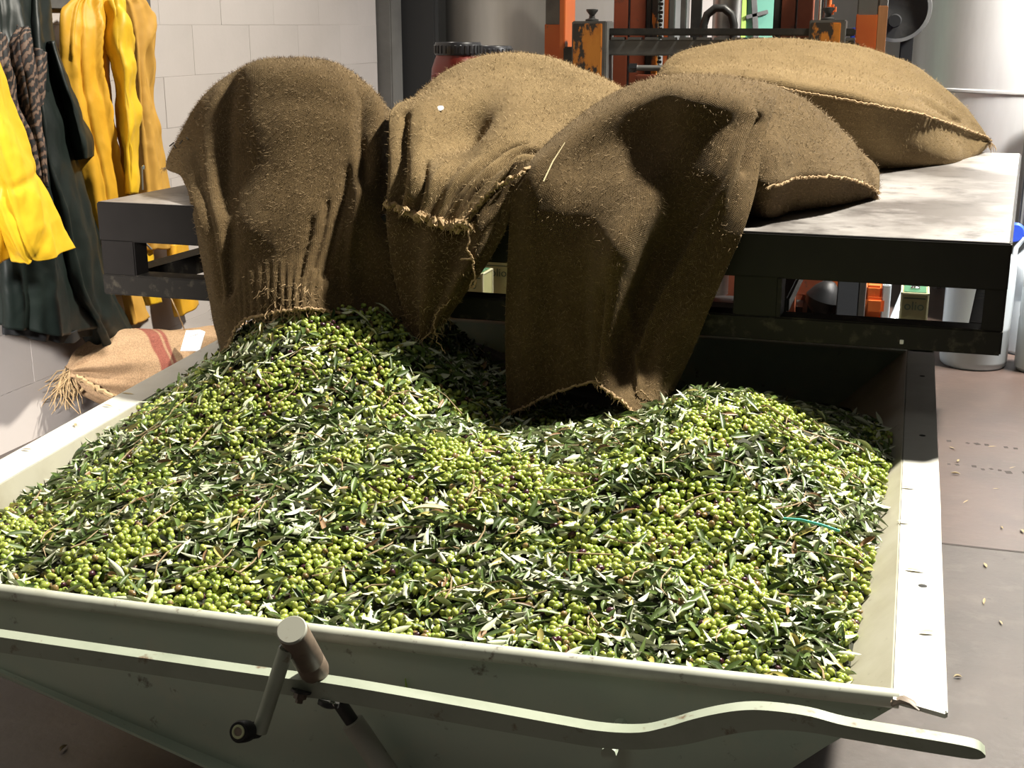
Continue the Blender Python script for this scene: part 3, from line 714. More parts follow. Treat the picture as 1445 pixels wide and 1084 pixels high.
# handle bar: flat angle bar across the front, humped at right, rounded end
OFF = .115
hb_top = [(-2.32,1.9,.60),(-1.712,1.855,0.607),(-1.617,1.859,0.604),(-1.317,1.873,0.600),(-1.043,1.886,0.597),(-0.923,1.892,0.598),(-0.684,1.903,0.588),(-0.516,1.911,0.579),(-0.435,1.915,0.576),(-0.367,1.918,0.583),(-0.319,1.920,0.601),(-0.278,1.922,0.621),(-0.234,1.924,0.639),(-0.190,1.926,0.652),(-0.146,1.928,0.657),(-0.087,1.931,0.656),(-0.026,1.934,0.647),(0.066,1.938,0.643),(0.149,1.942,0.639),(0.179,1.943,0.635),(0.191,1.944,0.626)]
hb_bot = [(-2.32,1.9,.565),(-1.716,1.854,0.573),(-1.621,1.859,0.570),(-1.319,1.873,0.567),(-1.045,1.886,0.563),(-0.925,1.892,0.563),(-0.684,1.903,0.552),(-0.516,1.911,0.545),(-0.434,1.915,0.543),(-0.367,1.918,0.550),(-0.318,1.920,0.562),(-0.276,1.922,0.576),(-0.232,1.924,0.595),(-0.188,1.926,0.611),(-0.144,1.928,0.622),(-0.085,1.931,0.626),(-0.025,1.934,0.623),(0.068,1.938,0.619),(0.151,1.942,0.616),(0.178,1.943,0.617),(0.191,1.944,0.622)]
W_ = spline_grid([hb_top, hb_bot], 110, 2)
b = MB(); rows = []
for i in range(110):
    t_, d_ = W_[0,i], W_[1,i]
    r = [t_, t_+np.array([0,.028,.001]), t_+np.array([0,.028,-.007]), t_+np.array([0,.007,-.008]), d_+np.array([0,.007,.001]), d_]
    rows.append([b.bm.verts.new(v) for v in r])
for i in range(len(rows)-1):
    for k in range(6): b.bm.faces.new((rows[i][k],rows[i][(k+1)%6],rows[i+1][(k+1)%6],rows[i+1][k]))
b.bm.faces.new(rows[0]); b.bm.faces.new(rows[-1])
b.build('handle_bar', M['bar'], bn, smooth=True, sharp=30)
for x in (-1.9,-.42):
    MB().tube([(x,yf(x)-OFF+.012,.525),(x,yf(x)+.004,.525)], .014, 10).build('bar_bracket', M['bin'], bn)
# locking lever: thick pin with a grey cap, crank arm and rubber grip
lv = bn
P0 = Vector((-0.963,1.820,0.732)); P1 = Vector((-0.970,1.899,0.626)); P2 = Vector((-0.935,1.956,0.508)); P3 = Vector((-0.848,1.965,0.371))
ax = (P0-P1).normalized()
pin = MB().lathe([(0,-.035),(.024,-.035),(.0275,-.02),(.0275,.012),(.0255,.016),(.0255,.05)], P1, 28, axis=ax).build('locking_pin', M['rust'], bn)
L0 = (P0-P1).length
pin2 = MB().lathe([(.0262,.02),(.0275,.022),(.0275,L0-.005),(.026,L0),(0,L0)], P1, 32, axis=ax); 
pin2.build('pin_sleeve', M['rust'], bn)
MB().lathe([(0,L0+.001),(.0262,L0+.001),(.0272,L0+.002),(.0272,L0+.006),(.025,L0+.008),(0,L0+.008)], P1, 32, axis=ax).build('pin_cap', M['capgrey'], bn)
A0 = Vector((-0.979,1.824,0.695)); A1 = Vector((-1.029,1.802,0.535))
MB().tube([A0, A0.lerp(A1,.5), A1], [.0138,.0138,.0138], 14).build('crank_arm', M['bar'], bn)
G0 = Vector((-1.043,1.806,0.532)); G1 = Vector((-1.045,1.756,0.557)); gax = (G1-G0).normalized()
gl = (G1-G0).length
grip = MB().lathe([(0,-.01),(.015,-.01),(.0155,.012),(.014,.014),(.014,.02),(.0185,.024),(.0195,gl*.6),(.0195,gl-.004),(.017,gl),(.0,gl)], G0, 28, axis=gax).build('crank_grip', M['rubber'], bn)
rg = MB().lathe([(.0075,gl+.0004),(.0085,gl+.0022),(.0115,gl+.0022),(.0125,gl+.0004)], G0, 28, axis=gax).build('grip_ring', M['ring'], None); put(rg, bn)
MB().lathe([(0,gl+.0006),(.0075,gl+.0006)], G0, 20, axis=gax).build('grip_core', M['rust'], bn)
# nut and washer under the bar, lower shaft with collar
Nn = Vector((-0.986,1.886,0.579)); na = (Vector((-.1,-.35,-.9))).normalized()
MB().lathe([(0,0),(.019,0),(.019,.004),(0,.004)], Nn, 20, axis=na).build('washer', M['darksteel'], bn)
MB().lathe([(0,.004),(.012,.004),(.012,.016),(.007,.017),(.007,.024),(0,.024)], Nn, 6, axis=na).build('nut', M['rust'], bn)
Nn2 = Vector((-0.939,1.901,0.556))
MB().lathe([(0,0),(.02,0),(.02,.008),(.01,.012),(0,.012)], Nn2, 16, axis=na).build('washer', M['darksteel'], bn)
Nn3 = Vector((-0.929,1.896,0.557))
MB().lathe([(0,0),(.006,0),(.006,.008),(0,.009)], Nn3, 10, axis=(0,-1,-.2)).build('bolt_head', M['chrome'], bn)
d23 = (P3-P2).normalized()
MB().tube([P2-d23*.02, P2+d23*.05], .0135, 14).build('shaft_rod', M['darksteel'], bn)
MB().lathe([(.0135,.026),(.022,.028),(.0225,.045),(.0225,.30),(0,.30)], P2, 22, axis=d23).build('shaft_tube', M['capgrey'], bn)
# chassis under the hopper
MB().box(-1.15,-.55,2.25,4.4,.06,.115,.006).build('chassis', M['darksteel'], bn)
for x in (-1.05,-.65):
    for y in (2.5,4.2):
        MB().lathe([(0,-.02),(.045,-.02),(.05,-.012),(.05,.012),(.045,.02),(0,.02)], (x,y,.05), 20, axis=(1,0,0)).build('wheel', M['rubber'], bn)

# ================================================================== JUTE SACKS
def sack_thing(loc, label): return thing('jute_sack', loc, label, 'sack', 'jute sacks on the platform')
def seam_tube(name, pts, r, parent, m=None, wob=.002):
    g = spline_grid([pts]*2, max(12,len(pts)*10), 2)[0]
    b = MB(); b.tube([Vector(p)+Vector((rnd.gauss(0,wob),rnd.gauss(0,wob),rnd.gauss(0,wob))) for p in g], r, 6); return b.build(name, m or M['string'], parent)
def bump(G, c, rx, rz, amp):
    """soft swelling around world point c, measured in x and z"""
    return amp*np.exp(-((G[...,0]-c[0])/rx)**2-((G[...,2]-c[2])/rz)**2)

# ---- left sack: mouth hangs down over the edge, pouring onto the heap
sa = sack_thing((-1.9,4.0,1.2), 'leftmost jute sack on the platform, its mouth hanging down into the bin')
FUZZ_SRC.clear()
ctl = [
 [(-2.621,4.488,1.205), (-2.579,4.420,1.249), (-2.456,4.450,1.277), (-2.294,4.460,1.280), (-2.116,4.460,1.285), (-1.938,4.420,1.294), (-1.846,4.400,1.272)],
 [(-2.630,4.320,1.334), (-2.565,4.400,1.451), (-2.433,4.440,1.551), (-2.272,4.460,1.583), (-2.076,4.450,1.570), (-1.909,4.400,1.488), (-1.800,4.320,1.400)],
 [(-2.566,4.120,1.321), (-2.384,4.030,1.498), (-2.187,3.970,1.595), (-2.006,3.930,1.633), (-1.827,3.930,1.616), (-1.705,3.960,1.542), (-1.654,3.990,1.459)],
 [(-2.513,3.980,1.266), (-2.287,3.800,1.385), (-2.101,3.780,1.477), (-1.904,3.735,1.501), (-1.745,3.740,1.486), (-1.625,3.750,1.440), (-1.566,3.780,1.340)],
 [(-2.322,3.780,1.254), (-2.156,3.600,1.273), (-2.014,3.620,1.298), (-1.837,3.590,1.329), (-1.689,3.605,1.326), (-1.592,3.610,1.313), (-1.504,3.610,1.230)],
 [(-2.159,3.560,1.188), (-2.039,3.445,1.159), (-1.925,3.455,1.162), (-1.788,3.445,1.176), (-1.644,3.470,1.179), (-1.561,3.490,1.174), (-1.466,3.510,1.117)],
 [(-2.088,3.480,1.036), (-1.982,3.380,1.019), (-1.903,3.410,1.053), (-1.763,3.375,1.076), (-1.638,3.400,1.082), (-1.559,3.450,1.052), (-1.432,3.470,0.991)],
 [(-2.031,3.420,0.894), (-1.934,3.320,0.910), (-1.870,3.340,0.975), (-1.731,3.310,1.011), (-1.624,3.340,1.011), (-1.544,3.420,0.969), (-1.377,3.440,0.893)],
 [(-1.969,3.360,0.772), (-1.893,3.280,0.842), (-1.839,3.280,0.910), (-1.696,3.250,0.951), (-1.603,3.280,0.957), (-1.510,3.380,0.910), (-1.310,3.400,0.806)],
]
def dispA(U, Vv, G):
    d = crease(U,Vv,[(.30,.28),(.285,.42),(.27,.56)], .034, -.030) + crease(U,Vv,[(.27,.64),(.24,.8)], .034, -.03)
    d += crease(U,Vv,[(.40,.28),(.40,.45),(.385,.62),(.36,.8)], .08, .016)
    d += crease(U,Vv,[(.80,.30),(.80,.40),(.84,.50)], .035, -.035)
    d += crease(U,Vv,[(.87,.33),(.88,.45),(.86,.56)], .05, .022)
    d += crease(U,Vv,[(.74,.52),(.70,.62),(.69,.8)], .03, -.022)
    d += crease(U,Vv,[(.65,.58),(.635,.78)], .013, -.012) + crease(U,Vv,[(.60,.62),(.585,.82)], .012, -.010)
    d += crease(U,Vv,[(.82,.55),(.80,.75),(.80,.95)], .03, .018)
    d += crease(U,Vv,[(.17,.40),(.17,.60),(.16,.8)], .03, -.018) + crease(U,Vv,[(.10,.42),(.10,.65)], .02, .008)
    pl_ = np.clip((Vv-.72)/.2,0,1)*np.clip(1-np.abs(U-.52)/.28,0,1)
    d += pl_*.006*np.sin(U*2*PI*30+2*fbm(G*6,2))
    return d
oA, GA = cloth('sack_body', ctl, 150, 190, M['burlapdark'], sa, dispA, noise=.0055, seed=1, smooth=2, outward=(0,-1,.3))
fuzz_mesh('fibre_fuzz', FUZZ_SRC, 22000, sa, m=M['fuzzdark']); 
iy = GA.shape[0]-1
strands('frayed_edge', [GA[iy-rnd.randint(0,6), rnd.randint(55,108)]+np.array([0,-.004,0]) for _ in range(120)], M['string'], sa, .015, .05, .0012)
strands('frayed_edge', [GA[iy-rnd.randint(8,26), rnd.randint(62,102)]+np.array([0,-.006,0]) for _ in range(90)], M['string'], sa, .012, .035, .0011, down=(0,-.4,-.6), spread=.7)
strands('frayed_edge', [GA[iy-rnd.randint(0,2), rnd.randint(0,149)] for _ in range(90)], M['string'], sa, .008, .03, .0009)
seam_tube('hem', [GA[iy, k]+np.array([0,-.003,0]) for k in range(0,150,10)], .0045, sa)
strands('corner_tuft', [(-2.510,3.980,1.266)]*14, M['string'], sa, .01,.03,.001, down=(-.3,-.2,-1))
tg = MB()
for (px,py) in (): pass
for p,q in (((-2.422,3.920,1.343), (-2.401,3.915,1.356)), ((-2.396,3.905,1.349), (-2.385,3.900,1.338)), ((-2.352,3.870,1.356), (-2.335,3.862,1.369)), ((-2.302,3.835,1.381), (-2.289,3.825,1.376))):
    p,q = Vector(p), Vector(q); o_ = Vector((-.012,-.028,.006)); tg.tube([p+o_,q+o_], .0022, 6)
tg.build('stencil_mark', M['ink'], sa)

# ---- middle sack: lies further back, gathered mouth over the edge, dark cloth below
sm = sack_thing((-1.3,4.3,1.2), 'middle jute sack with gathered frayed mouth, behind and between the two draped sacks')
FUZZ_SRC.clear()
ctl = [
 [(-2.060,5.359,1.205), (-1.743,4.850,1.330), (-1.597,4.950,1.326), (-1.399,4.980,1.328), (-1.217,4.950,1.335), (-1.025,4.850,1.320), (-0.994,5.275,1.205)],
 [(-1.744,4.500,1.435), (-1.686,4.700,1.529), (-1.548,4.800,1.590), (-1.356,4.820,1.586), (-1.179,4.780,1.545), (-1.014,4.680,1.488), (-0.857,4.600,1.371)],
 [(-1.689,4.340,1.505), (-1.585,4.420,1.599), (-1.438,4.460,1.646), (-1.255,4.460,1.635), (-1.095,4.420,1.592), (-0.946,4.340,1.540), (-0.799,4.280,1.455)],
 [(-1.619,4.120,1.508), (-1.513,4.160,1.559), (-1.386,4.220,1.591), (-1.199,4.220,1.579), (-1.030,4.160,1.542), (-0.904,4.100,1.503), (-0.766,4.050,1.416)],
 [(-1.586,3.900,1.506), (-1.471,3.950,1.519), (-1.358,4.000,1.532), (-1.177,4.020,1.520), (-1.014,3.980,1.486), (-0.897,3.920,1.444), (-0.775,3.880,1.376)],
 [(-1.551,3.740,1.482), (-1.428,3.720,1.479), (-1.335,3.820,1.437), (-1.169,3.800,1.451), (-1.028,3.780,1.420), (-0.919,3.740,1.384), (-0.822,3.700,1.339)],
 [(-1.507,3.630,1.414), (-1.398,3.580,1.404), (-1.315,3.620,1.384), (-1.199,3.620,1.385), (-1.115,3.660,1.392), (-1.036,3.660,1.374), (-0.963,3.620,1.333)],
 [(-1.466,3.540,1.325), (-1.373,3.470,1.321), (-1.307,3.470,1.315), (-1.235,3.480,1.316), (-1.165,3.510,1.328), (-1.099,3.550,1.346), (-1.046,3.560,1.347)],
 [(-1.446,3.480,1.239), (-1.385,3.440,1.230), (-1.327,3.425,1.218), (-1.275,3.420,1.205), (-1.232,3.420,1.198), (-1.204,3.430,1.198), (-1.191,3.450,1.204)],
]
def dispB(U, Vv, G):
    k = np.clip((Vv-.66)/.34,0,1)
    d = k*.016*np.sin(U*2*PI*6.3+.6+.8*fbm(G*3,2))
    d += bump(G, (-1.314,3.800,1.435), .055, .05, -.055)
    d += bump(G, (-1.223,3.900,1.471), .10, .06, .018) + bump(G, (-1.454,3.950,1.519), .07,.03,.018)
    d += crease(U,Vv,[(.08,.64),(.075,.8),(.06,1)], .022, -.03) + crease(U,Vv,[(.24,.80),(.28,1)], .016, -.02)
    d += crease(U,Vv,[(.62,.72),(.55,.82),(.50,1)], .02, -.028) + crease(U,Vv,[(.80,.66),(.70,.80),(.64,1)], .03, -.03) + crease(U,Vv,[(.95,.74),(.85,.86),(.80,1)], .05, .02)
    return d
oB, GB = cloth('sack_body', ctl, 130, 170, M['burlap'], sm, dispB, noise=.006, seed=2, smooth=2, outward=(0,-1,.5))
ctl = [
 [(-1.476,3.535,1.268), (-1.354,3.515,1.248), (-1.245,3.520,1.273), (-1.140,3.530,1.326), (-1.048,3.560,1.375)],
 [(-1.462,3.500,1.193), (-1.331,3.450,1.181), (-1.218,3.440,1.188), (-1.122,3.460,1.234), (-1.063,3.510,1.307)],
 [(-1.447,3.480,1.113), (-1.321,3.420,1.108), (-1.219,3.410,1.111), (-1.134,3.430,1.140), (-1.093,3.490,1.215)],
 [(-1.423,3.460,1.011), (-1.319,3.400,1.018), (-1.241,3.390,1.027), (-1.179,3.410,1.059), (-1.139,3.460,1.115)],
 [(-1.388,3.440,0.921), (-1.321,3.390,0.932), (-1.278,3.385,0.942), (-1.241,3.400,0.966), (-1.220,3.440,1.001)],
 [(-1.348,3.420,0.853), (-1.316,3.385,0.867), (-1.294,3.380,0.883), (-1.278,3.390,0.903), (-1.275,3.420,0.922)],
]
def dispB2(U,Vv,G): return .012*np.sin(U*2*PI*3.2+1+1.5*Vv)+crease(U,Vv,[(.9,0),(.7,.3),(.6,.6)], .05, .02)
oB2, GB2 = cloth('mouth_cloth', ctl, 70, 80, M['burlapdark'], sm, dispB2, noise=.005, seed=3, smooth=1, outward=(0,-1,.3))
fuzz_mesh('fibre_fuzz', FUZZ_SRC, 22000, sm)
seam_tube('gathered_hem', [GB[-1, k]+np.array([0,-.006,0]) for k in range(0,130,4)], .0075, sm, wob=.0055)
strands('frayed_edge', [GB[-1-rnd.randint(0,3), rnd.randint(0,129)]+np.array([0,-.008,0]) for _ in range(150)], M['string'], sm, .012, .04, .0013, spread=.7)
strands('frayed_edge', [GB2[-1-rnd.randint(0,8), rnd.randint(0,69)] for _ in range(24)], M['string'], sm, .03, .09, .0010)
seam_tube('lip_seam', [(-1.034,3.520,1.359), (-1.069,3.475,1.335), (-1.114,3.450,1.312), (-1.150,3.430,1.273), (-1.187,3.425,1.224)], .0055, sm, wob=.003)
seam_tube('loose_string', [(-1.186,3.410,1.194), (-1.173,3.385,1.162), (-1.177,3.375,1.139), (-1.160,3.375,1.116), (-1.158,3.375,1.087), (-1.152,3.375,1.059), (-1.163,3.375,1.046), (-1.167,3.375,1.030), (-1.156,3.375,1.034), (-1.150,3.375,1.051)], .0028, sm, wob=.0012)
seam_tube('loose_string', [(-1.196,3.375,1.110), (-1.179,3.375,1.111), (-1.160,3.375,1.112)], .0026, sm, wob=.0008)
seam_tube('loose_string', [(-1.221,3.380,0.997), (-1.261,3.360,0.957), (-1.271,3.350,0.921), (-1.263,3.350,0.879), (-1.234,3.340,0.842)], .0014, sm, wob=.002)
cb = MB().lathe([(0,.0),(.012,.0),(.0125,.003),(.009,.005),(0,.005)], (-1.409,3.800,1.498), 18, axis=(.0,-.6,.8)).build('white_chip', M['tag']); tag(cb, 'small white oval chip lying on top of the middle jute sack', 'chip')

# ---- right draped sack: body on the platform, front drape into the bin
sc = sack_thing((-.5,4.1,1.2), 'right front jute sack draped over the platform edge into the bin')
FUZZ_SRC.clear()
def ring(T, U_, S, Bt, back):
    """closed ring: top, upper front, seam, bottom front, bottom back, back"""
    T,U_,S,Bt = map(np.array,(T,U_,S,Bt)); yb = T[1]+back
    return [tuple(T), tuple(U_), tuple(S), tuple(Bt), (T[0]+.05,yb-.12,1.203), (T[0]+.05,yb+.02,(T[2]+1.2)/2), (T[0]+.03,T[1]+back*.62,T[2]-.06)]
def tip(p): return [tuple(p)]*7
body = [
 tip((-1.039,3.950,1.284)),
 ring((-0.877,4.020,1.551), (-0.873,3.950,1.464), (-0.885,4.000,1.346), (-0.923,4.327,1.203), .38),
 ring((-0.677,4.020,1.594), (-0.669,3.920,1.475), (-0.660,3.920,1.360), (-0.689,4.319,1.203), .42),
 ring((-0.485,4.050,1.583), (-0.434,3.780,1.455), (-0.408,3.660,1.313), (-0.413,3.816,1.203), .42),
 ring((-0.350,4.120,1.535), (-0.322,3.920,1.432), (-0.311,3.790,1.328), (-0.323,3.968,1.203), .40),
 ring((-0.244,4.220,1.457), (-0.220,4.080,1.388), (-0.205,3.970,1.312), (-0.221,4.116,1.203), .34),
 ring((-0.157,4.330,1.354), (-0.147,4.260,1.312), (-0.139,4.200,1.267), (-0.159,4.257,1.203), .22),
 tip((-0.092,4.360,1.216)),
]
def dispC0(U,Vv,G): return crease(U,Vv,[(2/7,.35),(2/7,.98)], .022, .010)
oC0, GC0 = cloth('sack_body', body, 90, 120, M['burlapdark'], sc, dispC0, noise=.004, seed=4, closed_u=True, thick=0, smooth=1, outward=None)
ctl = [
 [(-1.080,4.100,1.404), (-1.002,4.150,1.459), (-0.891,4.200,1.515), (-0.767,4.220,1.543), (-0.629,4.220,1.554), (-0.527,4.220,1.547), (-0.413,4.220,1.522)],
 [(-1.091,3.780,1.378), (-1.022,3.880,1.449), (-0.924,3.980,1.533), (-0.776,4.020,1.589), (-0.613,4.030,1.601), (-0.506,4.040,1.591), (-0.400,4.060,1.565)],
 [(-1.069,3.580,1.356), (-0.982,3.610,1.421), (-0.884,3.720,1.496), (-0.736,3.740,1.558), (-0.582,3.640,1.573), (-0.481,3.700,1.556), (-0.395,3.880,1.520)],
 [(-1.073,3.500,1.308), (-0.977,3.510,1.338), (-0.889,3.620,1.382), (-0.723,3.665,1.435), (-0.600,3.600,1.451), (-0.488,3.640,1.464), (-0.406,3.760,1.431)],
 [(-1.079,3.480,1.233), (-0.973,3.470,1.239), (-0.863,3.490,1.271), (-0.701,3.500,1.309), (-0.610,3.550,1.311), (-0.487,3.560,1.345), (-0.404,3.620,1.318)],
 [(-1.085,3.470,1.132), (-0.974,3.455,1.136), (-0.850,3.430,1.151), (-0.734,3.340,1.179), (-0.656,3.520,1.162), (-0.510,3.520,1.232), (-0.418,3.520,1.220)],
 [(-1.086,3.460,1.010), (-0.973,3.445,1.015), (-0.850,3.420,1.032), (-0.758,3.355,1.050), (-0.687,3.490,1.032), (-0.545,3.470,1.100), (-0.454,3.480,1.113)],
 [(-1.085,3.450,0.886), (-0.971,3.435,0.897), (-0.848,3.420,0.920), (-0.775,3.370,0.930), (-0.701,3.440,0.915), (-0.582,3.420,0.978), (-0.500,3.460,0.985)],
 [(-1.082,3.440,0.760), (-0.969,3.420,0.796), (-0.845,3.410,0.833), (-0.783,3.360,0.850), (-0.696,3.370,0.820), (-0.615,3.360,0.839), (-0.552,3.430,0.836)],
 [(-1.075,3.430,0.642), (-0.972,3.420,0.702), (-0.841,3.400,0.767), (-0.783,3.330,0.789), (-0.691,3.240,0.773), (-0.623,3.220,0.733), (-0.603,3.400,0.723)],
]
def dispC(U,Vv,G):
    d = crease(U,Vv,[(.90,.28),(.86,.42),(.80,.62),(.72,.85)], .020, .028)
    d += crease(U,Vv,[(.945,.29),(.925,.40)], .024, -.034)
    d += crease(U,Vv,[(.68,.60),(.64,.85)], .06, -.02)
    d += crease(U,Vv,[(.62,.72),(.68,.82),(.74,.93)], .02, .016)
    d += crease(U,Vv,[(.33,.66),(.36,1)], .06, -.014) + crease(U,Vv,[(.10,.3),(.10,1)], .05, .012) + crease(U,Vv,[(.20,.62),(.21,1)], .05, -.016)
    d += crease(U,Vv,[(.44,.70),(.45,1)], .035, -.035)
    return d
oC, GC = cloth('drape', ctl, 150, 180, M['burlapdark'], sc, dispC, noise=.005, seed=5, smooth=2, outward=(0,-1,.3))
fuzz_mesh('fibre_fuzz', FUZZ_SRC, 26000, sc, m=M['fuzzdark'])
iy = GC.shape[0]-1
seam_tube('hem', [GC[iy,k]+np.array([0,-.003,0]) for k in range(0,150,8)], .004, sc)
strands('frayed_edge', [GC[iy-rnd.randint(0,14), rnd.randint(72,140)]+np.array([0,-.005,0]) for _ in range(110)], M['string'], sc, .008, .03, .0010, spread=.7)
strands('frayed_edge', [GC[iy-rnd.randint(0,1), rnd.randint(0,149)] for _ in range(70)], M['string'], sc, .008, .025, .0009)
kk = int(round(2/7*90)); seam_tube('seam', [GC0[k,kk]+np.array([0,-.006,.001]) for k in range(54,118,4)]+[(-0.090,4.350,1.217)], .0038, sc)
strands('corner_tuft', [(-0.099,4.340,1.218)]*26, M['string'], sc, .012,.04,.0012, down=(.2,-.3,-1))
seam_tube('loose_thread', [(-0.662,3.280,0.790), (-0.639,3.270,0.793), (-0.615,3.270,0.771), (-0.576,3.270,0.759)], .0018, sc)
st = MB().tube([(-0.972,3.440,1.330), (-0.962,3.500,1.379), (-0.939,3.545,1.429)], [.0018,.002,.0013], 6).build('straw', M['straw']); tag(st, 'pale straw lying on the left shoulder of the right front sack', 'straw')

# ---- far right sack, lying whole on the platform
sd = sack_thing((-.4,5.7,1.2), 'closed jute sack lying far right on the platform with a stitched seam')
FUZZ_SRC.clear()
body = [
 tip((-1.083,5.620,1.534)),
 ring((-1.038,5.800,1.626), (-0.988,5.500,1.586), (-0.957,5.300,1.547), (-0.892,5.042,1.203), .42),
 ring((-0.845,5.820,1.675), (-0.783,5.420,1.601), (-0.745,5.120,1.542), (-0.726,5.148,1.203), .46),
 ring((-0.617,5.840,1.693), (-0.561,5.360,1.599), (-0.526,5.020,1.528), (-0.529,5.265,1.203), .48),
 ring((-0.407,5.870,1.682), (-0.367,5.380,1.581), (-0.336,5.020,1.500), (-0.338,5.324,1.203), .48),
 ring((-0.199,5.920,1.644), (-0.175,5.460,1.544), (-0.154,5.000,1.470), (-0.160,5.351,1.203), .46),
 ring((-0.017,6.000,1.574), (-0.008,5.680,1.487), (-0.006,5.200,1.430), (-0.005,5.427,1.203), .40),
 ring((0.141,6.080,1.464), (0.143,5.900,1.404), (0.137,5.620,1.355), (0.121,5.551,1.203), .30),
 ring((0.254,6.130,1.353), (0.254,6.060,1.327), (0.255,6.000,1.291), (0.235,5.860,1.203), .14),
 tip((0.331,6.120,1.253)),
]
def dispD(U,Vv,G):
    d = crease(U,Vv,[(2/7,.05),(2/7,.99)], .02, .014)
    d += crease(U,Vv,[(.235,.60),(.17,.70),(.23,.80)], .022, .014) + crease(U,Vv,[(.31,.6),(.40,.75)], .05, -.02)
    d += crease(U,Vv,[(.38,.1),(.40,.8)], .06, .03)
    d += crease(U,Vv,[(.20,.70),(.255,.80)], .012, -.014)
    return d
oD, GD = cloth('sack_body', body, 100, 130, M['burlap'], sd, dispD, noise=.005, seed=6, closed_u=True, thick=0, smooth=1)
fuzz_mesh('fibre_fuzz', FUZZ_SRC, 20000, sd)
kk = int(round(2/7*100)); seam_tube('seam', [GD[k,kk]+np.array([0,-.006,.002]) for k in range(8,128,5)]+[(0.334,6.110,1.254)], .0042, sd, wob=.002)
strands('corner_tuft', [(0.331,6.110,1.251)]*22, M['string'], sd, .02,.06,.0016, down=(.25,-.3,-1))

# ---- striped sack on the floor by the wall
se = tag(thing('striped_jute_sack', (-3.2,5.0,0), 'tied jute sack with red stripes lying on the floor by the white wall', 'sack'))
FUZZ_SRC.clear()
cen = [(-3.47,4.60,.275),(-3.43,4.68,.255),(-3.36,4.80,.235),(-3.28,4.95,.21),(-3.20,5.15,.19),(-3.10,5.40,.175),(-2.98,5.66,.165),(-2.90,5.82,.14),(-2.87,5.90,.13)]
rad = [.025,.105,.175,.195,.175,.16,.145,.10,.015]
body = []
for (c,r) in zip(cen,rad):
    rr = []
    for k in range(12):
        a = 2*PI*k/12; h = c[2]+r*math.sin(a)*1.0
        rr.append((c[0]+r*math.cos(a)*.86, c[1]-r*math.cos(a)*.42, max(h,.004)))
    body.append(rr)
def dispE(U,Vv,G):
    k = np.clip(1-Vv/.42,0,1)
    return k*.018*np.sin(U*2*PI*9+3*Vv+fbm(G*5,2)*1.2)*np.clip(Vv/.08,0,1)+.008*np.sin(U*2*PI*5+Vv*12)
def colE(U,Vv,G):
    s = 0
    for c_,w_ in ((.345,.007),(.366,.011),(.392,.005),(.60,.010),(.625,.006)): s = s+(np.abs(Vv-c_)<w_)
    return np.clip(s,0,1)*.85
oE, GE = cloth('sack_body', body, 110, 150, M['burlapE'], se, dispE, noise=.006, seed=8, closed_u=True, thick=0, col=colE)
strands('tied_mouth', [(-3.47+rnd.gauss(0,.01),4.60+rnd.gauss(0,.01),.275+rnd.gauss(0,.012)) for _ in range(60)], M['string'], se, .06,.20,.0025, down=(-.1,-.5,-.8), spread=.4)
seam_tube('tie_string', [(-3.44,4.66,.34),(-3.39,4.66,.27),(-3.42,4.62,.20),(-3.49,4.62,.22),(-3.48,4.68,.32)], .008, se, wob=.003)
seam_tube('drawn_cord', [(-3.41,4.58,.27),(-3.32,4.62,.20),(-3.22,4.70,.13),(-3.10,4.82,.05)], .011, se, wob=.004)
seam_tube('loop_handle', [(-3.02,5.52,.40),(-3.00,5.56,.46),(-2.94,5.64,.47),(-2.90,5.72,.42)], .012, se, M['burlapE'], wob=.001)
tgm = MB(); tgm.prism([(-.055,-.08),(.055,-.08),(.06,.07),(.03,.085),(-.05,.08)], 1, -.0015, .0015)
tgo = tgm.build('paper_tag', M['tag']); tgo.rotation_euler = (-1.02,.0,.30); tgo.scale = (.8,1,.8); tgo.location = (-3.030,4.920,0.377); tag(tgo, 'white paper tag lying on the striped sack by the wall', 'tag')
for a,b_ in (((-.02,-.0022,.03),(.01,-.0022,.045)),((.0,-.0022,.02),(.02,-.0022,.055))):
    k = MB().tube([a,b_], .0015, 6).build('pen_stroke', M['ink']); k.parent = tgo
seam_tube('tag_string', [(-3.237,5.200,0.334), (-3.149,5.000,0.486), (-3.149,4.950,0.569)], .003, se, M['string'], wob=.0005)

# ================================================================== THE HEAP OF OLIVES
HP = np.array([
 (-2.15,1.95,.600),(-1.7,1.97,.622),(-1.2,2.0,.608),(-.7,2.03,.612),(-.3,2.06,.604),(0,2.06,.590),
 (-2.1,2.2,.585),(-1.7,2.2,.640),(-1.2,2.22,.640),(-.7,2.22,.640),(-.3,2.22,.630),(0,2.22,.592),
 (-2.12,2.5,.575),(-1.6,2.5,.665),(-1.0,2.5,.685),(-.5,2.5,.672),(-.2,2.5,.645),(.02,2.5,.600),
 (-2.15,2.8,.590),(-1.6,2.75,.705),(-1.06,2.80,.735),(-.64,2.75,.735),(-.35,2.85,.740),(-.1,2.85,.665),(.02,2.85,.612),
 (-2.2,3.15,.610),(-1.95,3.1,.715),(-1.65,3.02,.825),(-1.3,3.02,.745),(-1.05,3.0,.705),(-.75,2.98,.725),(-.45,3.15,.795),(-.22,3.15,.735),(.0,3.15,.630),
 (-2.25,3.45,.60),(-2.0,3.35,.745),(-1.78,3.28,.905),(-1.55,3.28,.925),(-1.32,3.35,.82),(-1.05,3.35,.62),(-.82,3.32,.655),(-.62,3.35,.72),(-.43,3.32,.785),(-.2,3.3,.725),(.02,3.4,.625),
 (-2.2,3.8,.60),(-1.8,3.7,.92),(-1.5,3.7,.90),(-1.1,3.75,.60),(-.7,3.75,.60),(-.4,3.7,.66),(0,3.8,.58),(-2.2,4.3,.55),(-1,4.3,.5),(0,4.3,.5)])
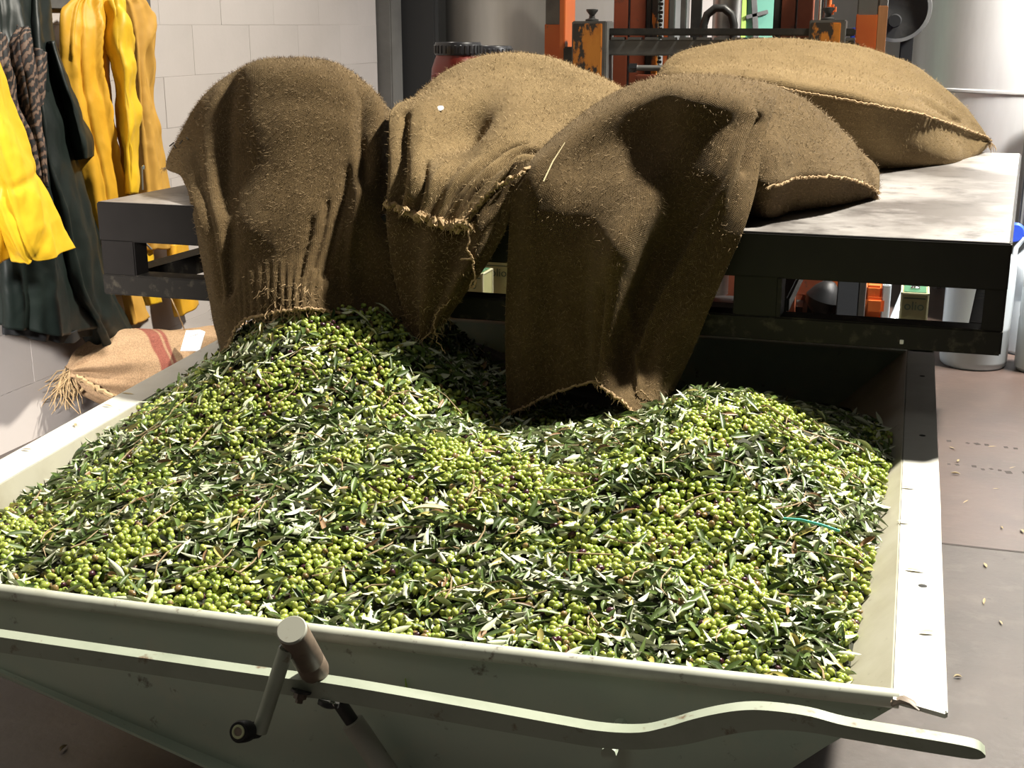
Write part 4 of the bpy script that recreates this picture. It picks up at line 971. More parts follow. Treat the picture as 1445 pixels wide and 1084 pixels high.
def _phi(r): return np.where(r>0, r*r*np.log(r+1e-9), 0)
_n = len(HP); _A = np.zeros((_n+3,_n+3)); _D = np.hypot(HP[:,None,0]-HP[None,:,0], HP[:,None,1]-HP[None,:,1])
_A[:_n,:_n] = _phi(_D)+np.eye(_n)*.004; _A[:_n,_n] = 1; _A[:_n,_n+1:] = HP[:,:2]; _A[_n:,:_n] = _A[:_n,_n:].T
_w = np.linalg.solve(_A, np.concatenate([HP[:,2],np.zeros(3)]))
def heap(x, y):
    x = np.asarray(x,float); y = np.asarray(y,float)
    r = np.hypot(x[...,None]-HP[:,0], y[...,None]-HP[:,1])
    h = _phi(r)@_w[:_n]+_w[_n]+_w[_n+1]*x+_w[_n+2]*y
    P_ = np.stack([x,y,0*x],-1)
    return h+.011*fbm(P_*4.5,2)+.006*fbm(P_*14+5,2)
def heap_normal(x, y, e=.012):
    gx = (heap(x+e,y)-heap(x-e,y))/(2*e); gy = (heap(x,y+e)-heap(x,y-e))/(2*e)
    n = np.stack([-gx,-gy,np.ones_like(gx)],-1); return n/np.linalg.norm(n,axis=-1,keepdims=True)
def x_lo(y): return -2.16-.095*(y-2.05)+.118
def x_hi(z): return .040+np.minimum(z-ZR,0)*.98-.004
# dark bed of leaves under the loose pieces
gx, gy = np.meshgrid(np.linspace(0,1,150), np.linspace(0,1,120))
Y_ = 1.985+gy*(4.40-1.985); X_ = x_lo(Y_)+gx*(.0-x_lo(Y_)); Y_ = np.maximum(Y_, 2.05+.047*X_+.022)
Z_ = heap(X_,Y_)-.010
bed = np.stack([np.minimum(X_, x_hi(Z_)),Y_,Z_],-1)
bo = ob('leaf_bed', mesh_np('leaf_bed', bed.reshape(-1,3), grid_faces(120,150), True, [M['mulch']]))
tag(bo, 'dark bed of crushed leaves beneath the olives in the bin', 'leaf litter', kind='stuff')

def quat_to_mat(q):
    w,x,y,z = q[...,0],q[...,1],q[...,2],q[...,3]
    return np.stack([np.stack([1-2*(y*y+z*z),2*(x*y-z*w),2*(x*z+y*w)],-1),np.stack([2*(x*y+z*w),1-2*(x*x+z*z),2*(y*z-x*w)],-1),np.stack([2*(x*z-y*w),2*(y*z+x*w),1-2*(x*x+y*y)],-1)],-2)
def frame_from(xd, zd):
    z = zd/np.linalg.norm(zd,axis=-1,keepdims=True); x = xd-z*np.sum(xd*z,-1,keepdims=True); x /= np.linalg.norm(x,axis=-1,keepdims=True)
    return np.stack([x,np.cross(z,x),z],-1)
# olive template: a slightly pointed ovoid along x
def olive_template(ns=8, nr=5):
    V = [(-.5,0,0)]; F = []
    for i in range(1,nr+1):
        t = i/(nr+1); a = PI*t; x = -.5*math.cos(a); r = .5*math.sin(a)*(1-.10*x)
        for k in range(ns): V.append((x, r*math.cos(2*PI*k/ns), r*math.sin(2*PI*k/ns)))
    V.append((.515,0,0)); e = len(V)-1
    for k in range(ns):
        F.append((0,1+(k+1)%ns,1+k)); b_ = 1+(nr-1)*ns; F.append((e,b_+k,b_+(k+1)%ns))
        for i in range(nr-1):
            p,q = 1+i*ns, 1+(i+1)*ns
            F.append((p+k,p+(k+1)%ns,q+(k+1)%ns)); F.append((p+k,q+(k+1)%ns,q+k))
    return np.array(V), np.array(F)
OV, OF = olive_template(8,4)
sp = .0134
gx, gy = np.meshgrid(np.arange(-2.35,.06,sp), np.arange(1.93,3.80,sp*.93))
ox = (gx+(np.arange(gx.shape[0])%2)[:,None]*sp/2).ravel(); oy = gy.ravel()
ox = ox+rng.normal(0,sp*.22,ox.shape); oy = oy+rng.normal(0,sp*.22,oy.shape)
def inside(x,y,m=.008): 
    h = heap(x,y); return (x > x_lo(y)+m)&(x < x_hi(h)-m)&(y > 2.05+.047*x+.024)
k = inside(ox,oy); ox,oy = ox[k],oy[k]
P2 = np.stack([ox,oy,0*ox],-1)
leafy = fbm(P2*7.0+40,3)+.25*fbm(P2*2.2+9,2)
back = np.clip((oy-2.9)/.5,0,1)                     # more leaves towards the sacks
keep = rng.random(ox.shape) < np.clip(.58-leafy*.85-.22*back, .10, .95)
ox,oy,leafy = ox[keep],oy[keep],leafy[keep]; n_o = len(ox)
nrm = heap_normal(ox,oy)
oc_ = np.stack([ox,oy,heap(ox,oy)],-1)+nrm*(rng.uniform(-.008,.011,(n_o,1)))
q = rng.normal(0,1,(n_o,4)); q /= np.linalg.norm(q,axis=1,keepdims=True); OR = quat_to_mat(q)
OL = rng.uniform(.0155,.0205,(n_o,1)); OW = OL*rng.uniform(.70,.83,(n_o,1))
OS = np.concatenate([OL,OW,OW],1)
u = rng.random((n_o,1)); 
ocol = (1-u)*np.array([.215,.300,.050])+u*np.array([.350,.390,.080])
ocol *= rng.uniform(.82,1.15,(n_o,1))
kind_ = rng.random(n_o)
br = (kind_ > .925)&(kind_ <= .965); pu = kind_ > .965
ocol[br] = np.array([.20,.135,.055])*rng.uniform(.8,1.3,(br.sum(),1))
ocol[pu] = np.array([.040,.012,.018])*rng.uniform(.7,1.6,(pu.sum(),1))
# leaves
def leaf_template(bend, fold, twist, ns=5):
    V=[(-.5,0,0)]; wv = [.62,.95,1,.86,.5][:ns]
    F=[]
    for i in range(ns):
        t = (i+1)/(ns+1); x = -.5+t; z = bend*(1-4*x*x)
        w_ = .5*wv[i]; a = twist*x
        for s,zz in ((-1,fold),(0,0),(1,fold)):
            yy, zq = s*w_, zz*abs(s)*w_*2
            V.append((x, yy*math.cos(a)-zq*math.sin(a), z+yy*math.sin(a)+zq*math.cos(a)))
    V.append((.5,0,0)); e=len(V)-1
    F += [(0,2,1),(0,3,2)]
    for i in range(ns-1):
        p=1+3*i; 
        for j in (0,1): F += [(p+j,p+j+1,p+3+j+1),(p+j,p+3+j+1,p+3+j)]
    p=1+3*(ns-1); F += [(p,p+1,e),(p+1,p+2,e)]
    return np.array(V), np.array(F)[:,::-1].copy()
LT = [leaf_template(b_,f_,t_) for b_,f_,t_ in ((.0,.25,.3),(.10,.35,.2),(-.09,.2,-.5),(.05,.6,.9),(.16,.3,-.3),(-.14,.45,.5))]
LF = LT[0][1]
n_try = 22500
lx = rng.uniform(-2.35,.05,n_try); ly = rng.uniform(1.93,3.80,n_try)
k = inside(lx,ly,.012); lx,ly = lx[k],ly[k]
P2 = np.stack([lx,ly,0*lx],-1); lf = fbm(P2*7.0+40,3)+.25*fbm(P2*2.2+9,2)
keep = rng.random(lx.shape) < np.clip(.50+lf*.8+.25*np.clip((ly-2.9)/.5,0,1),.10,1)
lx,ly = lx[keep],ly[keep]; n_l = len(lx)
nrm = heap_normal(lx,ly); tilt = rng.normal(0,.50,(n_l,3)); tilt[:,2] *= .5
zd = nrm+tilt; ang = rng.uniform(0,2*PI,n_l); xd = np.stack([np.cos(ang),np.sin(ang),rng.normal(0,.15,n_l)],-1)
flip = rng.random(n_l) < .34
LR = frame_from(xd, np.where(flip[:,None],-zd,zd))
Ll = rng.uniform(.030,.070,(n_l,1))*rng.uniform(.8,1.15,(n_l,1)); Lw = rng.uniform(.0075,.0150,(n_l,1))
LS = np.concatenate([Ll,Lw,Lw*1.4],1)
lc = np.stack([lx,ly,heap(lx,ly)],-1)+nrm*rng.uniform(-.002,.019,(n_l,1))
lc[:,0] = np.minimum(lc[:,0], x_hi(lc[:,2])-Ll[:,0]*.30); lc[:,1] = np.maximum(lc[:,1], 2.05+.047*lc[:,0]+.026+Ll[:,0]*.3*np.abs(np.sin(ang)))
u = rng.random((n_l,1)); lcol = (1-u)*np.array([.026,.050,.010])+u*np.array([.110,.165,.040])
ye = rng.random(n_l) > .94; lcol[ye] = np.array([.34,.30,.085])*rng.uniform(.6,1.2,(ye.sum(),1))
bn_ = rng.random(n_l) > .97; lcol[bn_] = np.array([.22,.13,.06])*rng.uniform(.6,1.2,(bn_.sum(),1))
lvar = rng.integers(0,len(LT),n_l)
LTV = np.stack([t[0] for t in LT])
OVW = np.einsum('nij,nkj->nki', OR, OV[None]*OS[:,None,:])+oc_[:,None,:]
LVW = np.einsum('nij,nkj->nki', LR, LTV[lvar]*LS[:,None,:])+lc[:,None,:]

# which 300 olives and 300 leaves show largest: a small depth buffer from where the photographer stood
fw = np.array([-math.sin(YAW)*math.cos(PITCH),math.cos(YAW)*math.cos(PITCH),-math.sin(PITCH)]); rt = np.array([math.cos(YAW),math.sin(YAW),0]); up = np.cross(rt,fw)
def to_px(P_):
    v = P_-CAM; z = v@fw; return 722.5+F_PX*(v@rt)/z, 542-F_PX*(v@up)/z, z
def samples(VW, faces, m=2):
    a,b_,c_ = VW[:,faces[:,0]],VW[:,faces[:,1]],VW[:,faces[:,2]]
    return np.concatenate([(a+b_+c_)/3, .6*a+.2*b_+.2*c_, .2*a+.6*b_+.2*c_],1)
so, sl = samples(OVW,OF), samples(LVW,LF)
ids = np.concatenate([np.repeat(np.arange(n_o),so.shape[1]), n_o+np.repeat(np.arange(n_l),sl.shape[1])])
px,py,pz = to_px(np.concatenate([so.reshape(-1,3),sl.reshape(-1,3)]))
rim_y = 835+.122*px-14
ok = (px>2)&(px<1443)&(py<1082)&(py<rim_y+8); cell = (np.clip(px,0,1444)/1.5).astype(int)+1000*(np.clip(py,0,1083)/1.5).astype(int)
zb = np.full(1000*760, 1e9); np.minimum.at(zb, cell[ok], pz[ok])
win = ok&(pz < zb[cell]+.0025)
cells = np.unique(np.stack([cell[win], ids[win]],1),axis=0)
vis = np.bincount(cells[:,1], minlength=n_o+n_l)*(np.concatenate([oy,ly]) < 2.75)
top_o = np.argsort(-vis[:n_o])[:300]; top_l = np.argsort(-vis[n_o:])[:300]
sel_o = np.zeros(n_o,bool); sel_o[top_o] = True; sel_l = np.zeros(n_l,bool); sel_l[top_l] = True
def bulk(name, VW, faces, col, m):
    n,kk,_ = VW.shape; F_ = (faces[None]+np.arange(n)[:,None,None]*kk).reshape(-1,3)
    return ob(name, mesh_np(name, VW.reshape(-1,3), F_, True, [m], col=np.repeat(col,kk,0)))
tag(bulk('loose_olives', OVW[~sel_o], OF, ocol[~sel_o], M['olive']), 'the rest of the small green olives heaped in the bin', 'olives', kind='stuff')
tag(bulk('loose_leaves', LVW[~sel_l], LF, lcol[~sel_l], M['leaf']), 'the rest of the narrow olive leaves mixed into the heap', 'leaves', kind='stuff')
print('olives', n_o, 'leaves', n_l)
OV2, OF2 = olive_template(12,7)
def rotm(R_): return Matrix([list(map(float,r)) for r in R_])
shades = {}
for i in top_o:
    c = ocol[i]; typ = 'purple' if pu[i] else 'brown' if br[i] else 'green'
    key = (typ, int(rng.integers(0,5 if typ=='green' else 2)))
    if key not in shades:
        shades[key] = mesh_np('olive', OV2, OF2, True, [M['olive']], col=np.repeat(c[None],len(OV2),0))
    o = bpy.data.objects.new('olive', shades[key]); o.matrix_world = Matrix.Translation(Vector(oc_[i])) @ rotm(OR[i]).to_4x4() @ Matrix.Diagonal((*map(float,OS[i]),1)); link(o)
    lab, grp = {'green':('plump yellow-green olive lying on the front part of the heap','green olives on the heap'),
         'purple':('dark purple ripe olive lying on the front part of the heap','purple olives on the heap'),
         'brown':('bruised brownish olive lying on the front part of the heap','brown olives on the heap')}[typ]
    tag(o, lab, 'olive', grp)
lm = {}
for i in top_l:
    typ = 'yellow' if ye[i] else 'brown' if bn_[i] else ('pale' if flip[i] else 'green')
    if bn_[i]: typ = 'brown'
    key = (typ, int(lvar[i]), int(rng.integers(0,2)))
    if key not in lm: lm[key] = mesh_np('olive_leaf', LTV[lvar[i]], LF, True, [M['leaf']], col=np.repeat(lcol[i][None],LTV.shape[1],0))
    o = bpy.data.objects.new('olive_leaf', lm[key]); o.matrix_world = Matrix.Translation(Vector(lc[i])) @ rotm(LR[i]).to_4x4() @ Matrix.Diagonal((*map(float,LS[i]),1)); link(o)
    lab, grp = {'green':('narrow dark green olive leaf lying face up on the front part of the heap','dark leaves on the heap'),'pale':('narrow olive leaf lying pale silvery side up on the front part of the heap','pale leaves on the heap'),
      'yellow':('yellowed narrow olive leaf lying on the front part of the heap','yellow leaves on the heap'),'brown':('withered brown olive leaf lying on the front part of the heap','brown leaves on the heap')}[typ]
    tag(o, lab, 'leaf', grp)
# twigs
for i in range(130):
    x = rnd.uniform(-2.0,-.06); y = rnd.uniform(2.15,3.3)
    if not bool(inside(np.array([x]),np.array([y]),.06)[0]): continue
    L_ = rnd.uniform(.05,.15); a = rnd.uniform(0,2*PI); pts = []
    for t in (-.5,-.17,.17,.5):
        xx = min(x+math.cos(a+t*.5)*L_*t, -.03); yy = max(y+math.sin(a+t*.5)*L_*t, 2.05+.047*xx+.04)
        pts.append((xx,yy,float(heap(xx,yy))+.012+rnd.uniform(0,.012)))
    o = MB().tube(pts,[.0020,.0019,.0016,.0010],5).build('twig', M['twig']); tag(o, 'thin brown olive twig lying on the heap in the bin', 'twig', 'twigs on the heap')
# a few things one can point to on the heap
def on_heap(px_,py_): pass
def big_leaf(name, c, ln, wd, yaw, lab, m, pitch=0.0, grp=None, cat='leaf', tpl=1):
    me = mesh_np(name, LTV[tpl], LF, True, [m], col=np.repeat(np.array([[.5,.5,.36]]),LTV.shape[1],0))
    o = ob(name, me, None, c, (pitch,0,yaw)); o.scale = (ln,wd,wd); return tag(o, lab, cat, grp)
c_ = Vector((-0.939,2.436,0.732)); big_leaf('pale_husk', c_, .085, .022, .25, 'large pale dry husk lying mid-heap, the biggest pale piece', M['straw'], tpl=1, cat='husk')
tw = [Vector((-0.202,2.661,0.700)), Vector((-0.164,2.651,0.705)), Vector((-0.121,2.643,0.702)), Vector((-0.081,2.638,0.694))]
o = MB().tube([p+Vector((0,0,.012)) for p in tw], .0028, 6).build('teal_twine', M['tealstring']); tag(o, 'short piece of teal plastic twine lying on the olives at right', 'twine')

# ---- leaves lying on the bin rims and the floor
def flat_leaf(loc, ln, wd, yaw, lab, m, grp, tpl=0):
    me = lm.get(('dry',m.name,tpl))
    if me is None: me = lm[('dry',m.name,tpl)] = mesh_np('dry_leaf', LTV[tpl], LF, True, [m], col=np.repeat(np.array([[.30,.30,.17]]),LTV.shape[1],0))
    o = bpy.data.objects.new('dry_leaf', me); o.location = loc; o.rotation_euler = (rnd.uniform(-.15,.15),rnd.uniform(-.1,.1),yaw); o.scale = (ln,wd,wd); link(o)
    return tag(o, lab, 'leaf', grp)
for x,y in ((.052,2.86),(.078,2.59),(.10,2.30),(.06,3.1)):
    flat_leaf((x,y,.658), rnd.uniform(.03,.045), .009, rnd.uniform(-.3,.4), 'dry leaf lying on the pale right flange of the bin', M['straw'], 'leaves on the right flange')
for t in (.05,.16,.30,.42,.5):
    y = 2.45+t*1.6; flat_leaf((xl(y)+.05+rnd.uniform(-.03,.03),y,.658), rnd.uniform(.03,.05), .008, rnd.uniform(-.9,.9), 'dry leaf lying on the left flange of the bin', M['dryleaf'], 'leaves on the left flange')
for px_ in range(20):
    x,y = rnd.uniform(.22,.62), rnd.uniform(2.1,5.6)
    flat_leaf((x,y,.004), rnd.uniform(.025,.05), rnd.uniform(.006,.011), rnd.uniform(0,6), 'dry leaf scrap on the floor right of the bin', M['dryleaf'], 'leaf scraps right of the bin', tpl=rnd.randint(0,3))
for k in range(14):
    x,y = rnd.uniform(-2.1,-1.4), rnd.uniform(1.9,2.6)
    flat_leaf((x,y,.004), rnd.uniform(.02,.04), rnd.uniform(.006,.011), rnd.uniform(0,6), 'dry leaf scrap on the dark floor left of the bin front', M['dryleaf'], 'leaf scraps left of the bin', tpl=rnd.randint(0,3))
sl_ = MB().tube([(-0.831,2.007,0.564), (-0.828,2.005,0.544), (-0.830,2.007,0.525)], [.002,.005,.002], 6, flat=.4).build('stuck_leaf', M['lime']); tag(sl_, 'tiny green leaf stuck on the front face of the bin', 'leaf')

# ================================================================== COATS ON THE LEFT WALL
def coat_rack():
    t = thing('coat_rack', (XW+.02,5.2,1.84), 'grey wall board with hooks holding the coats', 'rack')
    MB().box(XW+.001,XW+.022,3.9,5.6,1.815,1.93,.004).build('board', M['greysteel'], t)
    for y in (4.1,4.35,4.75,5.0,5.3):
        MB().tube([(XW+.02,y,1.87),(XW+.07,y,1.86),(XW+.085,y,1.88),(XW+.085,y,1.90)], .006, 8).build('hook', M['chrome'], t)
coat_rack()
def garment(name, loc, label, cat='coat', group='coats hanging on the left wall'): return thing(name, loc, label, cat, group)
def folds(nf, amp, ph=0, taper=None, wob=1.0):
    def f(U,Vv,G):
        k = amp*(1 if taper is None else np.clip(taper(Vv),0,1))
        cr1 = np.abs(fbm(G*np.array([6,6,3.5])+ph*3,2)); cr2 = np.abs(fbm(G*np.array([13,13,9])+ph*5,2))
        return k*(.75*np.sin(U*2*PI*nf+ph+wob*fbm(G*2.2+ph,2))+.3*np.sin(U*2*PI*nf*2.3+ph*2+2*fbm(G*3+ph,2)))+.014*(.4-cr1)+.006*(.4-cr2)
    return f
OUT = (1,0,0)
# yellow coat
yc = garment('yellow_raincoat', (-3.45,4.95,.9), 'long yellow oilskin coat hanging between the green coat and the ochre one')
ctl = [
 [(-3.460,4.909,1.852), (-3.440,4.952,1.888), (-3.430,5.016,1.895), (-3.440,5.109,1.892), (-3.460,5.228,1.870)],
 [(-3.460,4.776,1.810), (-3.430,4.842,1.817), (-3.420,4.929,1.823), (-3.420,5.017,1.789), (-3.450,5.117,1.735)],
 [(-3.460,4.746,1.678), (-3.420,4.778,1.649), (-3.400,4.841,1.633), (-3.410,4.945,1.616), (-3.440,5.069,1.583)],
 [(-3.460,4.739,1.445), (-3.410,4.763,1.415), (-3.390,4.832,1.397), (-3.400,4.948,1.374), (-3.440,5.090,1.349)],
 [(-3.460,4.776,1.204), (-3.410,4.804,1.187), (-3.390,4.860,1.167), (-3.400,4.956,1.142), (-3.440,5.089,1.111)],
 [(-3.460,4.846,0.885), (-3.410,4.852,0.880), (-3.390,4.891,0.866), (-3.400,4.980,0.852), (-3.440,5.117,0.830)],
 [(-3.450,4.933,0.587), (-3.410,4.922,0.578), (-3.400,4.950,0.566), (-3.410,5.011,0.567), (-3.440,5.115,0.566)],
]
def dY(U,Vv,G): return folds(1.6,.012,.5)(U,Vv,G)+crease(U,Vv,[(.55,.1),(.72,.4),(.85,.9)],.018,.030)+crease(U,Vv,[(.35,.0),(.45,.4),(.6,.95)],.02,-.016)+crease(U,Vv,[(.25,.02),(.22,.35)],.02,.014)+crease(U,Vv,[(.62,.0),(.60,.2)],.018,-.014)
cloth('body', ctl, 60, 110, M['yellow'], yc, dY, noise=.008, seed=11, thick=.005, outward=OUT, fuzz=False)
ctl = [
 [(-3.420,5.047,1.849), (-3.380,5.042,1.860), (-3.380,5.096,1.861), (-3.440,5.240,1.852)],
 [(-3.410,5.035,1.765), (-3.350,5.012,1.777), (-3.350,5.074,1.759), (-3.420,5.225,1.641)],
 [(-3.410,5.013,1.651), (-3.330,4.970,1.658), (-3.330,5.043,1.639), (-3.420,5.229,1.594)],
 [(-3.410,5.042,1.553), (-3.320,4.972,1.556), (-3.320,5.035,1.542), (-3.420,5.227,1.500)],
 [(-3.410,5.059,1.367), (-3.310,4.964,1.375), (-3.320,5.033,1.371), (-3.420,5.228,1.340)],
 [(-3.410,5.056,1.195), (-3.320,4.965,1.199), (-3.330,5.023,1.190), (-3.420,5.198,1.165)],
 [(-3.410,5.047,1.014), (-3.340,4.980,1.018), (-3.340,5.019,1.013), (-3.420,5.180,0.997)],
]
def dYs(U,Vv,G): return .008*np.sin(Vv*2*PI*4+U*5+fbm(G*5,2)*2)*np.clip(1-Vv*.7,0,1)+folds(1.4,.010,2)(U,Vv,G)
cloth('sleeve', ctl, 40, 80, M['brightyellow'], yc, dYs, noise=.012, seed=12, thick=.005, outward=OUT, fuzz=False)
ctl = [[(-3.430,5.002,0.608), (-3.380,4.995,0.612), (-3.420,5.121,0.579)],[(-3.430,5.020,0.497), (-3.370,5.000,0.512), (-3.420,5.139,0.494)],[(-3.430,5.041,0.398), (-3.380,5.035,0.409), (-3.430,5.184,0.401)]]
cloth('cuff', ctl, 24, 24, M['ochre'], yc, folds(1.2,.008,1), noise=.004, seed=13, outward=OUT, fuzz=False)
# ochre coat
oc2 = garment('ochre_raincoat', (-3.50,5.3,.9), 'ochre oilskin trousers hanging farthest along the wall, beside the yellow coat')
ctl = [
 [(-3.500,5.250,1.877), (-3.470,5.279,1.883), (-3.470,5.336,1.885), (-3.480,5.417,1.861), (-3.500,5.492,1.831)],
 [(-3.500,5.294,1.791), (-3.460,5.309,1.803), (-3.460,5.378,1.804), (-3.470,5.463,1.792), (-3.500,5.567,1.760)],
 [(-3.500,5.322,1.623), (-3.450,5.310,1.633), (-3.440,5.358,1.633), (-3.460,5.442,1.621), (-3.500,5.539,1.603)],
 [(-3.500,5.324,1.398), (-3.450,5.295,1.400), (-3.440,5.332,1.398), (-3.460,5.405,1.394), (-3.500,5.497,1.385)],
 [(-3.500,5.323,1.218), (-3.450,5.305,1.220), (-3.440,5.349,1.217), (-3.460,5.434,1.209), (-3.500,5.535,1.200)],
 [(-3.500,5.304,1.003), (-3.450,5.299,1.005), (-3.440,5.355,0.999), (-3.460,5.448,0.987), (-3.500,5.568,0.972)],
 [(-3.500,5.290,0.818), (-3.450,5.297,0.820), (-3.440,5.367,0.810), (-3.460,5.485,0.792), (-3.500,5.653,0.765)],
 [(-3.500,5.299,0.707), (-3.460,5.322,0.706), (-3.450,5.404,0.693), (-3.460,5.509,0.682), (-3.500,5.679,0.660)],
]
def dO(U,Vv,G): return folds(1.7,.012,1.2)(U,Vv,G)+crease(U,Vv,[(.9,.12),(.6,.25),(.85,.35)],.05,.022)+crease(U,Vv,[(.6,.3),(.95,.42)],.04,-.02)
cloth('body', ctl, 50, 100, M['ochre'], oc2, dO, noise=.009, seed=14, thick=.005, outward=OUT, fuzz=False)
for nm,pts,mm in (('trouser_leg', [[(-3.490,5.496,0.701), (-3.430,5.477,0.707), (-3.500,5.681,0.674)],[(-3.490,5.485,0.524), (-3.420,5.464,0.536), (-3.500,5.713,0.499)],[(-3.490,5.518,0.329), (-3.420,5.505,0.347), (-3.500,5.749,0.342)]],M['yellow']),
                  ('trouser_leg', [[(-3.490,5.212,0.797), (-3.430,5.180,0.804), (-3.500,5.356,0.767)],[(-3.490,5.200,0.629), (-3.420,5.165,0.639), (-3.500,5.370,0.598)],[(-3.490,5.271,0.442), (-3.430,5.240,0.452), (-3.500,5.410,0.423)]],M['brightyellow'])):
    cloth(nm, pts, 24, 40, mm, oc2, folds(1.3,.008,.4), noise=.006, seed=15, outward=OUT, fuzz=False)
for p,q in (((-3.370,5.143,1.124), (-3.370,5.134,1.018)),((-3.400,5.153,0.776), (-3.380,5.187,0.732))):
    MB().tube([p,q], .005, 8).build('zip', M['pillar'], oc2)
MB().lathe([(0,0),(.010,0),(.010,.004),(0,.005)], (-3.375,5.162,1.118), 14, axis=(1,0,0)).build('button', M['chrome'], oc2)
# dark green coats
gc = garment('dark_green_raincoat', (-3.35,4.5,.9), 'dark green oilskin coat hanging farther along, its short sleeve end sticking out right')
ctl = [
 [(-3.500,4.539,1.884), (-3.380,4.463,1.898), (-3.360,4.498,1.899), (-3.460,4.692,1.877)],
 [(-3.480,4.489,1.681), (-3.330,4.380,1.683), (-3.310,4.423,1.683), (-3.460,4.716,1.673)],
 [(-3.480,4.466,1.459), (-3.300,4.333,1.469), (-3.280,4.384,1.467), (-3.440,4.694,1.460)],
 [(-3.480,4.450,1.219), (-3.280,4.313,1.238), (-3.250,4.379,1.233), (-3.430,4.748,1.201)],
 [(-3.480,4.455,0.971), (-3.270,4.351,0.995), (-3.250,4.452,0.981), (-3.430,4.842,0.934)],
 [(-3.480,4.509,0.722), (-3.290,4.439,0.716), (-3.270,4.530,0.700), (-3.430,4.897,0.654)],
 [(-3.480,4.676,0.533), (-3.320,4.602,0.528), (-3.300,4.674,0.514), (-3.430,4.975,0.500)],
 [(-3.470,4.769,0.377), (-3.360,4.721,0.377), (-3.350,4.804,0.377), (-3.430,5.056,0.381)],
]
cloth('body', ctl, 60, 110, M['green'], gc, folds(2.6,.016,.3), noise=.008, seed=16, outward=OUT, fuzz=False)
ctl = [
 [(-3.400,4.571,1.681), (-3.330,4.513,1.687), (-3.420,4.671,1.674)],
 [(-3.380,4.591,1.511), (-3.280,4.502,1.522), (-3.400,4.699,1.478)],
 [(-3.370,4.609,1.411), (-3.260,4.524,1.426), (-3.400,4.772,1.371)],
 [(-3.370,4.629,1.293), (-3.250,4.540,1.312), (-3.400,4.835,1.285)],
 [(-3.370,4.644,1.201), (-3.260,4.569,1.217), (-3.400,4.833,1.200)],
]
cloth('sleeve', ctl, 36, 60, M['green'], gc, folds(1.6,.010,1), noise=.007, seed=17, outward=OUT, fuzz=False)
gc2 = garment('dark_green_raincoat', (-3.3,4.2,.9), 'dark green oilskin coat nearest the camera, hanging behind the scarf and yellow sleeve')
ctl = [
 [(-3.440,4.136,1.864), (-3.300,4.084,1.887), (-3.250,4.139,1.898), (-3.280,4.277,1.892), (-3.400,4.519,1.867)],
 [(-3.420,4.092,1.635), (-3.240,4.006,1.638), (-3.190,4.059,1.638), (-3.210,4.189,1.635), (-3.380,4.517,1.626)],
 [(-3.420,4.067,1.377), (-3.220,3.959,1.389), (-3.170,4.024,1.386), (-3.190,4.163,1.375), (-3.360,4.493,1.353)],
 [(-3.420,4.043,1.113), (-3.220,3.942,1.120), (-3.160,4.016,1.113), (-3.180,4.190,1.090), (-3.360,4.578,1.048)],
 [(-3.420,4.022,0.871), (-3.230,3.947,0.880), (-3.170,4.029,0.855), (-3.190,4.230,0.804), (-3.360,4.651,0.749)],
 [(-3.420,4.005,0.651), (-3.250,3.953,0.640), (-3.200,4.062,0.602), (-3.210,4.254,0.541), (-3.360,4.682,0.470)],
]
cloth('body', ctl, 70, 110, M['green'], gc2, folds(3.2,.020,.9), noise=.009, seed=18, outward=OUT, fuzz=False)
ctl = [[(-3.330,4.042,0.635), (-3.260,4.141,0.597), (-3.270,4.345,0.533), (-3.360,4.643,0.491)],[(-3.340,4.047,0.590), (-3.280,4.159,0.546), (-3.290,4.364,0.479), (-3.370,4.650,0.438)]]
cloth('lining', ctl, 40, 14, M['darkinner'], gc2, folds(3,.012,.9), noise=.004, seed=19, outward=OUT, fuzz=False)
# tiger print scarf
ts = garment('tiger_print_scarf', (-3.15,4.1,1.3), 'brown tiger print scarf hanging over the nearest green coat', 'scarf', None)
ctl = [
 [(-3.130,4.069,1.738), (-3.110,4.068,1.743), (-3.130,4.123,1.722)],
 [(-3.130,4.009,1.684), (-3.080,4.006,1.699), (-3.120,4.120,1.687)],
 [(-3.130,4.017,1.564), (-3.070,4.004,1.570), (-3.120,4.134,1.565)],
 [(-3.120,4.028,1.437), (-3.060,4.002,1.445), (-3.110,4.125,1.437)],
 [(-3.110,4.045,1.321), (-3.060,4.016,1.327), (-3.100,4.101,1.319)],
 [(-3.100,4.058,1.229), (-3.060,4.026,1.233), (-3.090,4.082,1.227)],
 [(-3.080,4.051,1.167), (-3.070,4.045,1.166), (-3.080,4.067,1.165)],
]
cloth('scarf_panel', ctl, 40, 80, M['tiger'], ts, folds(1.8,.012,.3), noise=.005, seed=20, outward=OUT, fuzz=False)
ctl = [
 [(-3.130,3.942,1.719), (-3.100,3.932,1.724), (-3.130,3.989,1.699)],
 [(-3.130,3.916,1.605), (-3.090,3.912,1.612), (-3.120,3.989,1.610)],
 [(-3.120,3.934,1.468), (-3.080,3.923,1.475), (-3.120,4.014,1.474)],
 [(-3.110,3.987,1.339), (-3.070,3.976,1.346), (-3.100,4.047,1.344)],
 [(-3.090,4.012,1.208), (-3.060,3.998,1.211), (-3.090,4.062,1.208)],
]
cloth('scarf_panel', ctl, 30, 70, M['tiger'], ts, folds(1.4,.010,1.3), noise=.005, seed=21, outward=OUT, fuzz=False)
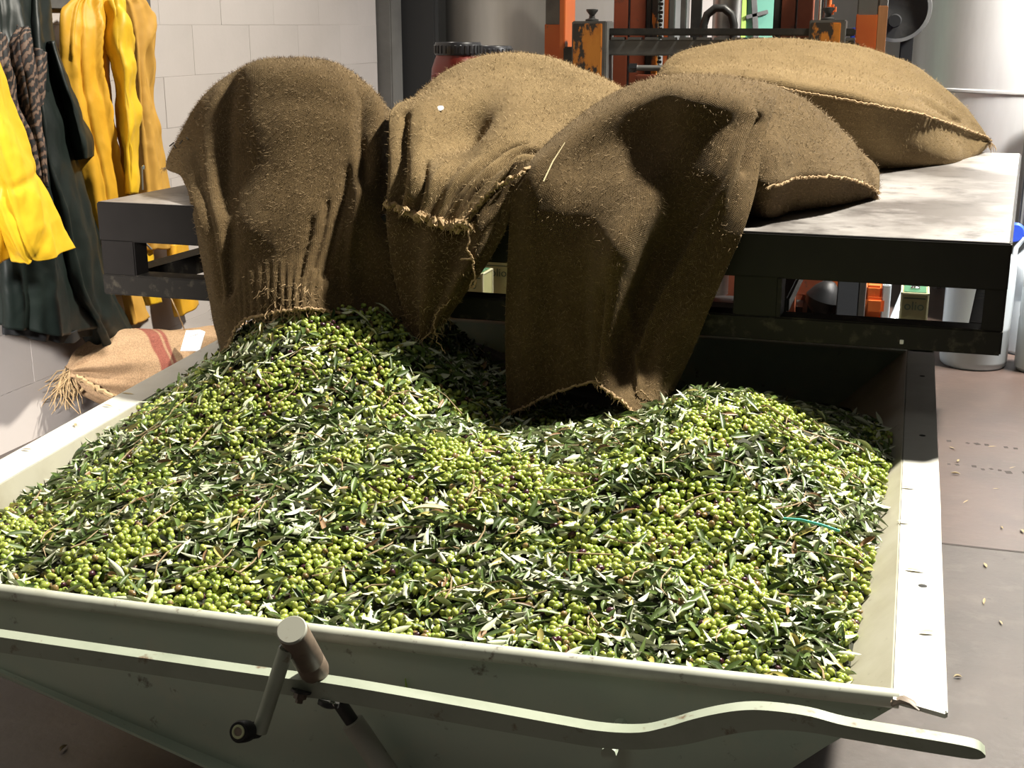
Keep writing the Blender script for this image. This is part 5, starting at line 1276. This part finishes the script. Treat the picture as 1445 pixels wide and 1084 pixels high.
ctl = [[(-3.120,4.133,1.667), (-3.100,4.135,1.662), (-3.120,4.189,1.651)],[(-3.110,4.103,1.561), (-3.090,4.101,1.561), (-3.110,4.153,1.564)],[(-3.100,4.082,1.460), (-3.090,4.085,1.460), (-3.100,4.116,1.463)]]
cloth('scarf_end', ctl, 16, 40, M['tiger'], ts, folds(1,.006,0), noise=.003, seed=22, outward=OUT, fuzz=False)
# near yellow jacket: slanting sleeve and hem
ny = garment('yellow_jacket', (-3.05,3.95,1.0), 'yellow oilskin jacket at the picture edge, its sleeve slanting down over the green coat', 'jacket')
ctl = [
 [(-3.050,3.640,1.693), (-2.970,3.610,1.690), (-2.950,3.651,1.667), (-3.030,3.808,1.625)],
 [(-3.050,3.643,1.510), (-2.950,3.597,1.509), (-2.930,3.648,1.507), (-3.020,3.843,1.504)],
 [(-3.050,3.657,1.344), (-2.930,3.600,1.343), (-2.910,3.666,1.333), (-3.020,3.913,1.317)],
 [(-3.050,3.704,1.194), (-2.930,3.645,1.177), (-2.910,3.728,1.160), (-3.020,3.993,1.155)],
 [(-3.040,3.742,1.053), (-2.930,3.694,1.023), (-2.920,3.787,1.009), (-3.010,4.050,1.017)],
 [(-3.030,3.773,0.945), (-2.950,3.754,0.947), (-2.940,3.842,0.938), (-3.000,4.093,0.935)],
]
def dN(U,Vv,G): return folds(1.8,.012,.6)(U,Vv,G)+crease(U,Vv,[(0,.58),(1,.50)],.02,-.008)+crease(U,Vv,[(.3,.6),(.35,1)],.05,.02)
cloth('sleeve', ctl, 60, 90, M['brightyellow'], ny, dN, noise=.010, seed=23, outward=OUT, fuzz=False)
ctl = [[(-3.080,3.674,1.269), (-3.030,3.683,1.265), (-3.070,3.817,1.230)],[(-3.080,3.646,1.102), (-3.020,3.665,1.097), (-3.060,3.817,1.074)],[(-3.080,3.621,0.953), (-3.030,3.659,0.944), (-3.060,3.820,0.951)]]
cloth('jacket_front', ctl, 30, 50, M['brightyellow'], ny, folds(1.5,.010,.2), noise=.007, seed=24, outward=OUT, fuzz=False)
